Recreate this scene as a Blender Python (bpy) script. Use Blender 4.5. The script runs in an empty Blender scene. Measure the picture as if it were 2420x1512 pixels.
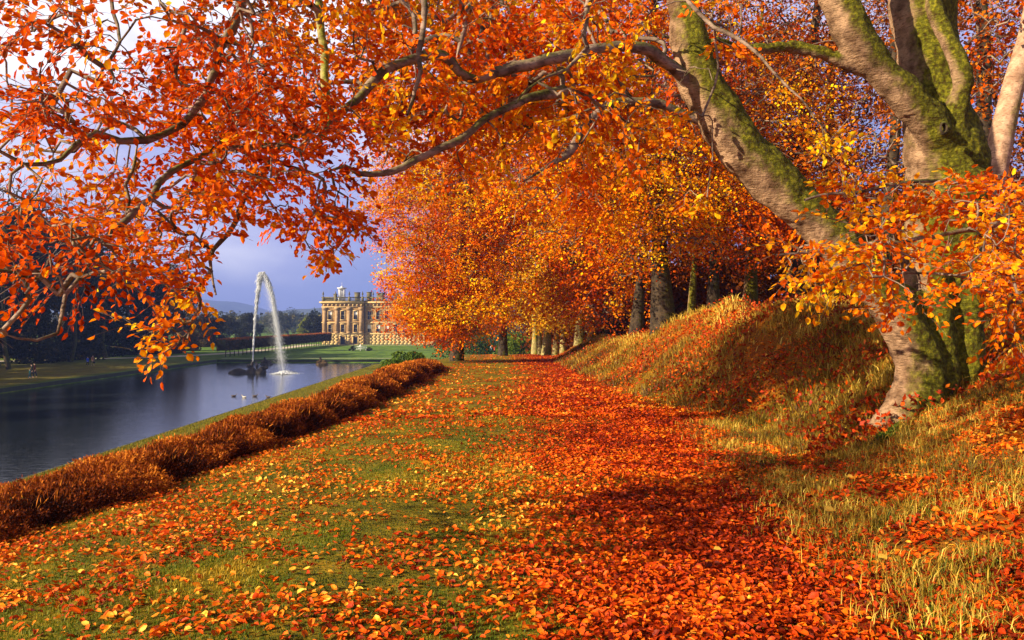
import bpy, bmesh, math, random
import numpy as np
from mathutils import Vector, Matrix

# ------------------------------------------------------------------ scene, camera, sky, sun
scene = bpy.context.scene
COL = scene.collection
R = math.radians
random.seed(7)
rng = np.random.default_rng(11)

EYE = 1.6
cam_d = bpy.data.cameras.new("camera")
cam = bpy.data.objects.new("camera", cam_d)
COL.objects.link(cam)
cam.location = (0, 0, EYE)
cam.rotation_euler = (R(90), 0, 0)
cam_d.lens = 30.0
cam_d.sensor_width = 36.0
cam_d.clip_start = 0.05
cam_d.clip_end = 20000
scene.camera = cam

SUN = Vector((-0.80, -0.42, 0.43)).normalized()      # towards the sun
sun_el = math.asin(SUN.z)
sun_az = math.atan2(SUN.x, SUN.y)
ld = bpy.data.lights.new("sun", 'SUN')
ld.energy = 5.0
ld.angle = R(0.5)
ld.color = (1.0, 0.85, 0.60)
sun = bpy.data.objects.new("sun", ld)
COL.objects.link(sun)
sun.rotation_euler = SUN.to_track_quat('Z', 'Y').to_euler()
sun.location = (-40, -20, 60)

world = bpy.data.worlds.new("World")
scene.world = world
world.use_nodes = True
wn, wl = world.node_tree.nodes, world.node_tree.links
wn.clear()
w_out = wn.new('ShaderNodeOutputWorld')
w_bg = wn.new('ShaderNodeBackground')
w_bg.inputs['Strength'].default_value = 0.08
w_sky = wn.new('ShaderNodeTexSky')
w_sky.sky_type = 'NISHITA'
w_sky.sun_disc = False
w_sky.sun_elevation = sun_el
w_sky.sun_rotation = sun_az
w_tc = wn.new('ShaderNodeTexCoord')
w_map = wn.new('ShaderNodeMapping')
w_map.inputs['Scale'].default_value = (1.0, 1.0, 2.6)
w_no = wn.new('ShaderNodeTexNoise')
w_no.inputs['Scale'].default_value = 3.0
w_no.inputs['Detail'].default_value = 7
w_no.inputs['Roughness'].default_value = 0.55
w_sep = wn.new('ShaderNodeSeparateXYZ')
w_add = wn.new('ShaderNodeMath'); w_add.operation = 'MULTIPLY_ADD'
w_add.inputs[1].default_value = 0.72
w_ramp = wn.new('ShaderNodeValToRGB')
cr = w_ramp.color_ramp
cr.elements[0].position = 0.22; cr.elements[0].color = (1.6, 2.0, 4.5, 1)
cr.elements[1].position = 0.66; cr.elements[1].color = (8.6, 8.2, 8.6, 1)
e = cr.elements.new(0.34); e.color = (2.3, 2.55, 5.1, 1)
e = cr.elements.new(0.46); e.color = (3.6, 3.6, 5.8, 1)
w_mix = wn.new('ShaderNodeMixRGB')
w_mix.inputs['Fac'].default_value = 0.9
wl.new(w_tc.outputs['Generated'], w_map.inputs['Vector'])
wl.new(w_map.outputs['Vector'], w_no.inputs['Vector'])
wl.new(w_tc.outputs['Generated'], w_sep.inputs['Vector'])
w_el = wn.new('ShaderNodeMath'); w_el.operation = 'MULTIPLY_ADD'; w_el.inputs[1].default_value = 0.95; w_el.inputs[2].default_value = -0.115
w_lr = wn.new('ShaderNodeMath'); w_lr.operation = 'MULTIPLY_ADD'; w_lr.inputs[1].default_value = -0.22
wl.new(w_sep.outputs['Z'], w_el.inputs[0])
wl.new(w_sep.outputs['X'], w_lr.inputs[0])
wl.new(w_el.outputs[0], w_lr.inputs[2])
wl.new(w_no.outputs['Fac'], w_add.inputs[0])
wl.new(w_lr.outputs[0], w_add.inputs[2])
wl.new(w_add.outputs[0], w_ramp.inputs['Fac'])
wl.new(w_sky.outputs[0], w_mix.inputs['Color1'])
wl.new(w_ramp.outputs['Color'], w_mix.inputs['Color2'])
w_hi = wn.new('ShaderNodeMapRange')
w_hi.inputs['From Min'].default_value = 0.36; w_hi.inputs['From Max'].default_value = 0.62
w_hi.inputs['To Min'].default_value = 1.0; w_hi.inputs['To Max'].default_value = 0.10
wl.new(w_sep.outputs['Z'], w_hi.inputs['Value'])
w_mul = wn.new('ShaderNodeVectorMath'); w_mul.operation = 'SCALE'      # dark cloud added overhead, out of view, to cut the ambient light
wl.new(w_mix.outputs['Color'], w_mul.inputs[0]); wl.new(w_hi.outputs[0], w_mul.inputs['Scale'])
wl.new(w_mul.outputs[0], w_bg.inputs['Color'])
wl.new(w_bg.outputs[0], w_out.inputs['Surface'])

scene.view_settings.view_transform = 'Standard'
scene.view_settings.look = 'None'
scene.view_settings.gamma = 1.0
scene.view_settings.exposure = 1.1
scene.cycles.max_bounces = 7
scene.cycles.diffuse_bounces = 3
scene.cycles.transmission_bounces = 4
scene.cycles.volume_bounces = 0

# ------------------------------------------------------------------ helpers
F, CX, CY = 2016.0, 1209.5, 756.0


def P(px, py, d):
    """a point of the place seen at picture position px, py, at d metres in front"""
    return np.array([(px - CX) / F * d, d, EYE - (py - CY) / F * d])


def tag(o, label=None, cat=None, group=None, kind=None):
    if label: o['label'] = label
    if cat: o['category'] = cat
    if group: o['group'] = group
    if kind: o['kind'] = kind
    return o


def empty(name, loc=(0, 0, 0), rz=0.0):
    o = bpy.data.objects.new(name, None)
    o.empty_display_size = 0.3
    o.location = loc
    o.rotation_euler = (0, 0, rz)
    COL.objects.link(o)
    return o


def mesh_obj(name, verts, faces_v, counts, mat, parent=None, attrs=None, smooth=False):
    """verts (N,3); faces_v flat loop indices; counts per-face loop counts; geometry in parent space"""
    me = bpy.data.meshes.new(name)
    verts = np.asarray(verts, dtype=np.float32)
    faces_v = np.asarray(faces_v, dtype=np.int32).ravel()
    counts = np.asarray(counts, dtype=np.int32).ravel()
    me.vertices.add(len(verts))
    me.vertices.foreach_set('co', verts.ravel())
    me.loops.add(len(faces_v))
    me.loops.foreach_set('vertex_index', faces_v)
    me.polygons.add(len(counts))
    starts = np.zeros(len(counts), dtype=np.int32)
    starts[1:] = np.cumsum(counts)[:-1]
    me.polygons.foreach_set('loop_start', starts)
    me.polygons.foreach_set('loop_total', counts)
    if smooth:
        me.polygons.foreach_set('use_smooth', np.ones(len(counts), dtype=bool))
    if attrs:
        for k, (dom, v) in attrs.items():
            a = me.attributes.new(k, 'FLOAT', dom)
            a.data.foreach_set('value', np.asarray(v, dtype=np.float32))
    me.update(calc_edges=True)
    me.materials.append(mat)
    o = bpy.data.objects.new(name, me)
    COL.objects.link(o)
    if parent is not None:
        o.parent = parent
    return o


def hash3(ix, iy, iz, s=0):
    h = (ix * 374761393 + iy * 668265263 + iz * 2147483647 + s * 974711) & 0x7fffffff
    h = ((h ^ (h >> 13)) * 1274126177) & 0x7fffffff
    h = h ^ (h >> 16)
    return (h & 0xffff) / 65535.0


def vnoise(p, scale=1.0, seed=0):
    p = np.asarray(p, dtype=np.float64) * scale
    if p.shape[1] == 2:
        p = np.hstack([p, np.zeros((len(p), 1))])
    i = np.floor(p).astype(np.int64)
    f = p - i
    f = f * f * (3 - 2 * f)
    out = np.zeros(len(p))
    for dx in (0, 1):
        wx = f[:, 0] if dx else 1 - f[:, 0]
        for dy in (0, 1):
            wy = f[:, 1] if dy else 1 - f[:, 1]
            for dz in (0, 1):
                wz = f[:, 2] if dz else 1 - f[:, 2]
                out += wx * wy * wz * hash3(i[:, 0] + dx, i[:, 1] + dy, i[:, 2] + dz, seed)
    return out


def fbm(p, scale=1.0, octv=4, seed=0):
    a, t, o = 1.0, 0.0, 0.0
    for k in range(octv):
        o = o + a * vnoise(p, scale * 2 ** k, seed + k * 17)
        t += a
        a *= 0.5
    return o / t


def norm(v):
    return v / np.maximum(np.linalg.norm(v, axis=-1, keepdims=True), 1e-9)


def sstep(t):
    t = np.clip(t, 0, 1)
    return t * t * (3 - 2 * t)


def tubes(paths, sides):
    """paths: list of (pts (n,3), radii (n,)) -> verts, loops, counts"""
    if not paths:
        return np.zeros((0, 3)), np.zeros(0, int), np.zeros(0, int)
    lens = np.array([len(p[0]) for p in paths])
    pts = np.vstack([p[0] for p in paths])
    rad = np.concatenate([p[1] for p in paths])
    st = np.zeros(len(paths), int); st[1:] = np.cumsum(lens)[:-1]
    pid = np.repeat(np.arange(len(paths)), lens)
    loc = np.arange(len(pts)) - st[pid]
    prv = np.where(loc == 0, np.arange(len(pts)), np.arange(len(pts)) - 1)
    nxt = np.where(loc == lens[pid] - 1, np.arange(len(pts)), np.arange(len(pts)) + 1)
    tan = norm(pts[nxt] - pts[prv])
    chord = norm(pts[st + lens - 1] - pts[st])
    ref = np.where(np.abs(chord[:, 2:3]) > 0.75, np.array([[1.0, 0.13, 0]]), np.array([[0, 0.1, 1.0]]))
    u = norm(np.cross(tan, ref[pid]))
    v = np.cross(tan, u)
    a = np.arange(sides) / sides * 2 * np.pi
    ring = (pts[:, None, :] + rad[:, None, None] * (np.cos(a)[None, :, None] * u[:, None, :] + np.sin(a)[None, :, None] * v[:, None, :]))
    V = ring.reshape(-1, 3)
    seg = np.where(loc < lens[pid] - 1)[0]
    k = np.arange(sides)
    k2 = (k + 1) % sides
    b = seg[:, None] * sides
    q = np.stack([b + k, b + k2, b + sides + k2, b + sides + k], axis=-1).reshape(-1, 4)
    return V, q.ravel(), np.full(len(q), 4)


def mesh_join(lst):
    V, L, C = [], [], []
    off = 0
    for v, l, c in lst:
        if len(v) == 0: continue
        V.append(v); L.append(np.asarray(l) + off); C.append(c); off += len(v)
    return np.vstack(V), np.concatenate(L), np.concatenate(C)


def leaf_mesh(name, pos, d, n, ln, wd, tone, mat, parent=None, fold=0.18, simple=False, curl=0.0):
    """leaves with base at pos, pointing along d, facing n"""
    pos = np.asarray(pos); N = len(pos)
    d = norm(d)
    s = norm(np.cross(n, d))
    n = np.cross(d, s)
    ln = np.broadcast_to(ln, (N,))[:, None]; wd = np.broadcast_to(wd, (N,))[:, None]
    gl = np.random.default_rng(N)
    fold = fold * gl.uniform(-0.3, 2.2, (N, 1)); curl = curl * gl.uniform(-0.8, 2.6, (N, 1))
    wd = wd * gl.uniform(0.72, 1.2, (N, 1))
    if simple:
        v = np.stack([pos,
                      pos + d * ln * 0.48 + s * wd * 0.5 + n * wd * fold,
                      pos + d * ln - n * ln * curl,
                      pos + d * ln * 0.52 - s * wd * 0.5 + n * wd * fold], axis=1).reshape(-1, 3)
        L = np.arange(N * 4)
        C = np.full(N, 4)
        T = tone
    else:
        v = np.stack([pos,
                      pos + d * ln * 0.28 + s * wd * 0.46 + n * wd * fold,
                      pos + d * ln * 0.68 + s * wd * 0.40 + n * wd * (fold - curl * 0.5),
                      pos + d * ln - n * ln * curl,
                      pos + d * ln * 0.68 - s * wd * 0.40 + n * wd * (fold - curl * 0.5),
                      pos + d * ln * 0.28 - s * wd * 0.46 + n * wd * fold], axis=1).reshape(-1, 3)
        b = np.arange(N)[:, None] * 6
        L = np.concatenate([b + np.array([[0, 1, 2, 3]]), b + np.array([[0, 3, 4, 5]])], axis=1).ravel()
        C = np.full(N * 2, 4)
        T = np.repeat(tone, 2)
    return mesh_obj(name, v, L, C, mat, parent, attrs={'tone': ('FACE', T)})


# ------------------------------------------------------------------ materials
MATS = {}


def nt(name):
    m = bpy.data.materials.new(name)
    m.use_nodes = True
    n, l = m.node_tree.nodes, m.node_tree.links
    n.clear()
    out = n.new('ShaderNodeOutputMaterial')
    MATS[name] = m
    return m, n, l, out


def ramp(n, stops):
    r = n.new('ShaderNodeValToRGB')
    c = r.color_ramp
    c.elements[0].position, c.elements[0].color = stops[0][0], (*stops[0][1], 1)
    c.elements[1].position, c.elements[1].color = stops[-1][0], (*stops[-1][1], 1)
    for p, col in stops[1:-1]:
        e = c.elements.new(p); e.color = (*col, 1)
    return r


def noise_node(n, l, scale, detail=4, vec=None, rough=0.55):
    t = n.new('ShaderNodeTexNoise')
    t.inputs['Scale'].default_value = scale
    t.inputs['Detail'].default_value = detail
    t.inputs['Roughness'].default_value = rough
    if vec is not None: l.new(vec, t.inputs['Vector'])
    return t


def leaf_mat(name, stops, transl=0.4, rough=0.65, spec=0.06, spots=0):
    m, n, l, out = nt(name)
    at = n.new('ShaderNodeAttribute'); at.attribute_name = 'tone'
    r = ramp(n, stops)
    if spots:
        tc = n.new('ShaderNodeTexCoord')
        sp = noise_node(n, l, spots, 3, tc.outputs['Object'], 0.6)
        ma = n.new('ShaderNodeMath'); ma.operation = 'MULTIPLY_ADD'; ma.inputs[1].default_value = 0.75
        mb_ = n.new('ShaderNodeMath'); mb_.operation = 'SUBTRACT'; mb_.inputs[1].default_value = 0.37
        l.new(sp.outputs['Fac'], ma.inputs[0]); l.new(at.outputs['Fac'], ma.inputs[2]); l.new(ma.outputs[0], mb_.inputs[0]); l.new(mb_.outputs[0], r.inputs['Fac'])
    else:
        l.new(at.outputs['Fac'], r.inputs['Fac'])
    p = n.new('ShaderNodeBsdfPrincipled')
    p.inputs['Roughness'].default_value = rough
    p.inputs['Specular IOR Level'].default_value = spec
    l.new(r.outputs[0], p.inputs['Base Color'])
    tr = n.new('ShaderNodeBsdfTranslucent')
    l.new(r.outputs[0], tr.inputs['Color'])
    mx = n.new('ShaderNodeMixShader'); mx.inputs['Fac'].default_value = transl
    l.new(p.outputs[0], mx.inputs[1]); l.new(tr.outputs[0], mx.inputs[2])
    l.new(mx.outputs[0], out.inputs['Surface'])
    return m


AUT = [(0.0, (0.13, 0.014, 0.001)), (0.2, (0.42, 0.035, 0.001)), (0.42, (0.74, 0.085, 0.001)),
       (0.66, (0.86, 0.19, 0.002)), (0.85, (0.90, 0.38, 0.004)), (1.0, (0.93, 0.64, 0.012))]
M_LEAF = leaf_mat('beech_leaf', AUT, 0.40, spots=28)
M_LEAFM = leaf_mat('beech_leaf_far', [(0.0, (0.10, 0.012, 0.0005)), (0.2, (0.34, 0.03, 0.0005)), (0.42, (0.62, 0.085, 0.0005)), (0.66, (0.76, 0.18, 0.001)), (0.85, (0.86, 0.36, 0.003)), (1.0, (0.92, 0.62, 0.01))], 0.22, spec=0.02)
M_FALLEN = leaf_mat('fallen_leaf', [(0.0, (0.12, 0.010, 0.001)), (0.28, (0.42, 0.032, 0.001)), (0.55, (0.76, 0.105, 0.002)),
                                    (0.82, (0.86, 0.27, 0.008)), (1.0, (0.94, 0.60, 0.08))], 0.15, 0.55, 0.15, spots=30)
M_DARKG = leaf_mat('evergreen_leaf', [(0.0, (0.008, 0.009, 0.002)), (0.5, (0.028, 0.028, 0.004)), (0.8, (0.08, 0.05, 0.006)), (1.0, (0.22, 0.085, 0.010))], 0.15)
M_GREENL = leaf_mat('green_leaf', [(0.0, (0.02, 0.04, 0.006)), (0.5, (0.07, 0.12, 0.012)), (1.0, (0.30, 0.30, 0.02))], 0.35)
M_FARL = leaf_mat('far_leaf', [(0.0, (0.015, 0.022, 0.01)), (0.5, (0.05, 0.06, 0.02)), (1.0, (0.16, 0.12, 0.03))], 0.15)
M_HEATH = leaf_mat('heather_sprig', [(0.0, (0.035, 0.007, 0.0015)), (0.35, (0.16, 0.028, 0.003)), (0.65, (0.38, 0.080, 0.006)), (1.0, (0.72, 0.24, 0.02))], 0.2, 0.7, 0.1)
M_STRAW = leaf_mat('straw_blade', [(0.0, (0.10, 0.045, 0.008)), (0.35, (0.26, 0.17, 0.015)), (0.7, (0.62, 0.38, 0.035)), (1.0, (0.85, 0.62, 0.12))], 0.3, 0.6, 0.2)
M_TURF = leaf_mat('turf_blade', [(0.0, (0.03, 0.035, 0.002)), (0.35, (0.07, 0.13, 0.005)), (0.65, (0.19, 0.19, 0.007)), (1.0, (0.46, 0.28, 0.014))], 0.3, 0.6, 0.2)
M_HEDGE = leaf_mat('clipped_leaf', [(0.0, (0.03, 0.025, 0.008)), (0.5, (0.12, 0.08, 0.02)), (0.8, (0.25, 0.09, 0.02)), (1.0, (0.5, 0.14, 0.03))], 0.15)
M_BROWNL = leaf_mat('brown_leaf', [(0.0, (0.05, 0.012, 0.002)), (0.35, (0.20, 0.045, 0.003)), (0.65, (0.46, 0.10, 0.004)), (1.0, (0.66, 0.28, 0.012))], 0.25)
M_YEL = leaf_mat('yellow_leaf', [(0.0, (0.25, 0.05, 0.004)), (0.35, (0.7, 0.2, 0.006)), (0.65, (0.85, 0.4, 0.01)), (1.0, (0.92, 0.66, 0.03))], 0.42)


def bark_mat(name, pale, dark, moss, moss_amt, scale=6.0, bump=0.35, moss_side=(0.45, -0.1, 0.6), grad=None):
    m, n, l, out = nt(name)
    tc = n.new('ShaderNodeTexCoord')
    geo = n.new('ShaderNodeNewGeometry')
    a = noise_node(n, l, scale, 6, tc.outputs['Object'])
    mp = n.new('ShaderNodeMapping'); mp.inputs['Scale'].default_value = (1, 1, 5.0)
    l.new(tc.outputs['Object'], mp.inputs['Vector'])
    b = noise_node(n, l, scale * 2.2, 5, mp.outputs[0], 0.7)
    r1 = ramp(n, [(0.36, dark), (0.50, tuple(0.55 * x + 0.45 * y for x, y in zip(pale, dark))), (0.60, pale)])
    l.new(a.outputs['Fac'], r1.inputs['Fac'])
    r2 = ramp(n, [(0.36, (0.25, 0.2, 0.17)), (0.46, (.9, .88, .86)), (0.6, (1, 1, 1))])
    l.new(b.outputs['Fac'], r2.inputs['Fac'])
    mu = n.new('ShaderNodeMixRGB'); mu.blend_type = 'MULTIPLY'; mu.inputs['Fac'].default_value = 0.8
    l.new(r1.outputs[0], mu.inputs['Color1']); l.new(r2.outputs[0], mu.inputs['Color2'])
    # moss grows where the bark faces up and away from the sun
    dp = n.new('ShaderNodeVectorMath'); dp.operation = 'DOT_PRODUCT'
    v = Vector(moss_side).normalized()
    dp.inputs[1].default_value = v
    l.new(geo.outputs['Normal'], dp.inputs[0])
    c = noise_node(n, l, 1.7, 5, tc.outputs['Object'], 0.65)
    mm = n.new('ShaderNodeMath'); mm.operation = 'MULTIPLY_ADD'
    mm.inputs[1].default_value = 2.2
    l.new(c.outputs['Fac'], mm.inputs[0]); l.new(dp.outputs['Value'], mm.inputs[2])
    if grad:
        sx = n.new('ShaderNodeSeparateXYZ'); l.new(tc.outputs['Object'], sx.inputs[0])
        gm = n.new('ShaderNodeMapRange'); gm.inputs['From Min'].default_value = grad[0]; gm.inputs['From Max'].default_value = grad[1]
        gm.inputs['To Max'].default_value = grad[2]
        l.new(sx.outputs['X'], gm.inputs['Value'])
        m2 = n.new('ShaderNodeMath'); m2.operation = 'ADD'
        l.new(mm.outputs[0], m2.inputs[0]); l.new(gm.outputs[0], m2.inputs[1]); mm = m2
    ms = n.new('ShaderNodeMapRange')
    ms.inputs['From Min'].default_value = 1.35 - moss_amt
    ms.inputs['From Max'].default_value = 1.95 - moss_amt
    l.new(mm.outputs[0], ms.inputs['Value'])
    d = noise_node(n, l, 22, 4, tc.outputs['Object'])
    r3 = ramp(n, [(0.34, (moss[0] * 0.35, moss[1] * 0.22, moss[2] * .4)), (0.52, tuple(x * 0.7 for x in moss)), (0.68, (moss[0] * 1.7, moss[1] * 1.5, moss[2] * 2))])
    l.new(d.outputs['Fac'], r3.inputs['Fac'])
    mx = n.new('ShaderNodeMixRGB')
    l.new(ms.outputs[0], mx.inputs['Fac']); l.new(mu.outputs[0], mx.inputs['Color1']); l.new(r3.outputs[0], mx.inputs['Color2'])
    p = n.new('ShaderNodeBsdfPrincipled'); p.inputs['Roughness'].default_value = 0.85
    p.inputs['Specular IOR Level'].default_value = 0.2
    l.new(mx.outputs[0], p.inputs['Base Color'])
    bm_ = n.new('ShaderNodeBump'); bm_.inputs['Strength'].default_value = bump; bm_.inputs['Distance'].default_value = 0.05
    ad = n.new('ShaderNodeMath'); ad.operation = 'ADD'
    l.new(b.outputs['Fac'], ad.inputs[0]); l.new(d.outputs['Fac'], ad.inputs[1])
    l.new(ad.outputs[0], bm_.inputs['Height']); l.new(bm_.outputs[0], p.inputs['Normal'])
    l.new(p.outputs[0], out.inputs['Surface'])
    return m


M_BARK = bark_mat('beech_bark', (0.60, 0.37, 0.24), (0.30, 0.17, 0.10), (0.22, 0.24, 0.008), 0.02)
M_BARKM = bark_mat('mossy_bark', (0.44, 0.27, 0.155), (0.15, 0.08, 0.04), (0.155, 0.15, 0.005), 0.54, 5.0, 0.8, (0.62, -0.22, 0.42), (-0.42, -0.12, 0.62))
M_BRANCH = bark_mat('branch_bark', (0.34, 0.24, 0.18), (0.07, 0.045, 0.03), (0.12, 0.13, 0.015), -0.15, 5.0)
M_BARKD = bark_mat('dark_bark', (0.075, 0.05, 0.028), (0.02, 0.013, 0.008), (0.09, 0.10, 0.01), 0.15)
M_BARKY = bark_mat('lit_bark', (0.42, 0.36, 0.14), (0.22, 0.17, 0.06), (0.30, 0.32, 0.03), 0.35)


def plain(name, col, rough=0.7, var=0.25, scale=3.0, bump=0.0, spec=0.3, metallic=0.0):
    m, n, l, out = nt(name)
    tc = n.new('ShaderNodeTexCoord')
    a = noise_node(n, l, scale, 6, tc.outputs['Object'])
    r = ramp(n, [(0.3, tuple(c * (1 - var) for c in col)), (0.7, tuple(min(1, c * (1 + var)) for c in col))])
    l.new(a.outputs['Fac'], r.inputs['Fac'])
    p = n.new('ShaderNodeBsdfPrincipled')
    p.inputs['Roughness'].default_value = rough
    p.inputs['Specular IOR Level'].default_value = spec
    p.inputs['Metallic'].default_value = metallic
    l.new(r.outputs[0], p.inputs['Base Color'])
    if bump:
        b = n.new('ShaderNodeBump'); b.inputs['Strength'].default_value = bump
        l.new(a.outputs['Fac'], b.inputs['Height']); l.new(b.outputs[0], p.inputs['Normal'])
    l.new(p.outputs[0], out.inputs['Surface'])
    return m


# ------------------------------------------------------------------ terrain
G, W = -5.8, -6.3
PX0, PX1, PY1 = -55.0, -23.9, 159.0      # pond rectangle (x range, far end)
T_Y = [0, 2, 4, 7, 10, 13, 17, 22, 27, 32, 40, 50, 65, 90, 140]
T_F = [0.5, 0.7, 1.3, 2.0, 3.2, 3.6, 2.9, 2.4, 2.2, 2.0, 1.9, 2.2, 3.0, 4.5, 14]
T_W = [3.0, 3.0, 3.4, 3.6, 3.2, 2.4, 2.6, 3.0, 3.0, 2.6, 2.6, 2.6, 4.0, 10, 30]
T_H = [.45, .5, .62, .9, 1.1, 1.55, 1.85, 1.9, 1.6, 1.1, 1.0, 1.1, 1.6, 3.5, 5.5]


def lawn_level(y):
    y = np.asarray(y, dtype=float)
    q = -0.6 * (np.clip(y, 0, 60) / 50) ** 2
    t = sstep((y - 60) / 75.0)
    return q + (G - (-0.864)) * t - np.clip(y - 60, 0, 10) * 0.02 * (1 - t)


def hedge_x(y):
    return np.interp(y, [0, 5, 7, 8.2, 11.2, 15.4, 31, 34], [-5.6, -5.3, -5.0, -4.6, -4.02, -3.45, -3.05, -3.0])


def H(x, y):
    x = np.asarray(x, dtype=float); y = np.asarray(y, dtype=float)
    L = lawn_level(y)
    foot = np.interp(y, T_Y, T_F); w = np.interp(y, T_Y, T_W); h = np.interp(y, T_Y, T_H)
    z = L + h * sstep((x - foot) / w)
    z = z + np.clip(x - foot - w - 2.5, 0, 60) * np.interp(y, [0, 8, 20, 60, 140], [0.05, 0.1, 0.16, 0.22, 0.14])
    z = z - 0.045 * np.clip(-x - 1.0, 0, 5.5) ** 1.6 * np.interp(y, [0, 9, 16, 28], [1, 1, .55, .1])
    # slope to the pond
    hx = hedge_x(y) - 0.9
    t = np.clip((hx - x) / (hx - (PX1 + 1.6)), 0, 1)
    s = 1 - (1 - t) ** 2.3
    gn = np.where(y > PY1 - 4, G, W + 0.16)
    z = np.where(x < hx, z * (1 - s) + gn * s, z)
    z = np.where(x < PX1 + 1.6, gn, z)
    z = np.where(x < PX0 + 1, G, z)
    far = sstep((y - 230) / 100) 
    z = z * (1 - far) + G * far
    z = z + (fbm(np.stack([x, y], -1).reshape(-1, 2), 0.9, 3, 5).reshape(x.shape) - 0.5) * (0.10 + .62 * sstep((x - foot) / 1.2) * sstep((y - 8) / 3)) * np.clip(1 - np.abs(y - 20) / 80, 0, 1) * (x > PX1 + 2)
    return z


def grid_lines(segs):
    out = []
    for a, b, st in segs:
        out.append(np.arange(a, b, st))
    return np.unique(np.round(np.concatenate(out), 4))


gx = grid_lines([(-4000, -400, 300), (-400, -100, 20), (-100, -26, 3), (-26, -7, 0.8), (-7, 9, 0.14), (9, 30, 0.8), (30, 120, 5), (120, 400, 20), (400, 4001, 300)])
gy = grid_lines([(-60, -4, 4), (-4, 1, 0.5), (1, 14, 0.14), (14, 40, 0.3), (40, 170, 1.5), (170, 400, 10), (400, 5001, 200)])
for v in (PX0, PX0 + 0.08, PX1, PX1 - 0.08): gx = np.append(gx, v)
for v in (PY1, PY1 - 0.08): gy = np.append(gy, v)
gx = np.unique(gx); gy = np.unique(gy)
XX, YY = np.meshgrid(gx, gy)
ZZ = H(XX, YY)
inp = (XX > PX0 + 0.04) & (XX < PX1 - 0.04) & (YY < PY1 - 0.04)
ZZ = np.where(inp, W - 1.2, ZZ)
nx, ny = len(gx), len(gy)
ii = (np.arange(ny - 1)[:, None] * nx + np.arange(nx - 1)[None, :]).ravel()
quads = np.stack([ii, ii + 1, ii + nx + 1, ii + nx], -1)
footA = np.interp(YY, T_Y, T_F)
pathc = 1.35 + 0 * YY


def litter_density(x, y):
    """how thickly fallen leaves lie, 0..1"""
    p = np.stack([x, y], -1)
    nz = fbm(p, 1.5, 4, 21)
    nz2 = fbm(p, 0.35, 2, 31)
    c = np.interp(y, [0, 5, 9, 14, 22, 32, 45], [0.9, 1.15, 1.75, 1.7, 1.55, 1.6, 1.7])
    wd = np.interp(y, [0, 5, 9, 14, 22, 45], [0.8, 1.1, 1.75, 1.9, 1.4, 1.5])
    c = c + (fbm(p, 0.8, 3, 77) - .5) * 1.5
    core = np.exp(-(np.abs(x - c) / wd) ** 2.6) * (0.35 + 1.0 * nz)
    lawn = 0.23 * np.clip((nz - 0.40) * 5.0, 0, 1.4) * (0.30 + nz2) + 0.03
    hx = hedge_x(y)
    edge = 0.12 * np.exp(-((x - hx - 1.1) / 0.8) ** 2)
    bank = np.interp(y, [7, 12], [0.42, 0.16]) * sstep((x - c - 0.9) / 0.8) * (0.4 + nz)
    return np.clip(np.maximum(core, lawn + edge + bank), 0, 1)


lit = litter_density(XX.ravel(), YY.ravel())
lit = np.where((YY.ravel() > 0) & (YY.ravel() < 70), lit, 0)
bank = sstep((XX - footA - 0.2) / 1.2).ravel()
farl = (sstep((YY - 75) / 30) * (XX < 10) + ((XX < hedge_x(YY) - 1.5) & (YY <= 75)) * 1.0).ravel()
m, n, l, out = nt('ground')
tc = n.new('ShaderNodeTexCoord')


def attr(n, name):
    a = n.new('ShaderNodeAttribute'); a.attribute_name = name; return a


a1 = noise_node(n, l, 2.0, 6, tc.outputs['Object'], 0.7)
a2 = noise_node(n, l, 26, 5, tc.outputs['Object'], 0.7)
a3 = noise_node(n, l, 0.35, 4, tc.outputs['Object'])
turf = ramp(n, [(0.34, (0.03, 0.035, 0.003)), (0.46, (0.10, 0.11, 0.006)), (0.56, (0.26, 0.19, 0.010)), (0.68, (0.42, 0.20, 0.012))])
mixn = n.new('ShaderNodeMath'); mixn.operation = 'MULTIPLY_ADD'; mixn.inputs[1].default_value = 0.5
hf = n.new('ShaderNodeMath'); hf.operation = 'MULTIPLY'; hf.inputs[1].default_value = 0.5
l.new(a1.outputs['Fac'], hf.inputs[0]); l.new(a2.outputs['Fac'], mixn.inputs[0]); l.new(hf.outputs[0], mixn.inputs[2])
l.new(mixn.outputs[0], turf.inputs['Fac'])
litc = ramp(n, [(0.35, (0.05, 0.006, 0.001)), (0.50, (0.26, 0.022, 0.001)), (0.66, (0.60, 0.085, 0.002))])
l.new(a2.outputs['Fac'], litc.inputs['Fac'])
bankc = ramp(n, [(0.35, (0.06, 0.028, 0.006)), (0.5, (0.20, 0.09, 0.008)), (0.66, (0.42, 0.20, 0.012))])
l.new(mixn.outputs[0], bankc.inputs['Fac'])
farc = ramp(n, [(0.35, (0.05, 0.11, 0.012)), (0.6, (0.15, 0.24, 0.025))])
l.new(a3.outputs['Fac'], farc.inputs['Fac'])
x1 = n.new('ShaderNodeMixRGB'); x2 = n.new('ShaderNodeMixRGB'); x3 = n.new('ShaderNodeMixRGB')
l.new(attr(n, 'bank').outputs['Fac'], x1.inputs['Fac']); l.new(turf.outputs[0], x1.inputs['Color1']); l.new(bankc.outputs[0], x1.inputs['Color2'])
l.new(attr(n, 'litter').outputs['Fac'], x2.inputs['Fac']); l.new(x1.outputs[0], x2.inputs['Color1']); l.new(litc.outputs[0], x2.inputs['Color2'])
l.new(attr(n, 'farlawn').outputs['Fac'], x3.inputs['Fac']); l.new(x2.outputs[0], x3.inputs['Color1']); l.new(farc.outputs[0], x3.inputs['Color2'])
x4 = n.new('ShaderNodeMixRGB')
l.new(attr(n, 'leftbank').outputs['Fac'], x4.inputs['Fac']); l.new(x3.outputs[0], x4.inputs['Color1']); l.new(bankc.outputs[0], x4.inputs['Color2'])
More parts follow.
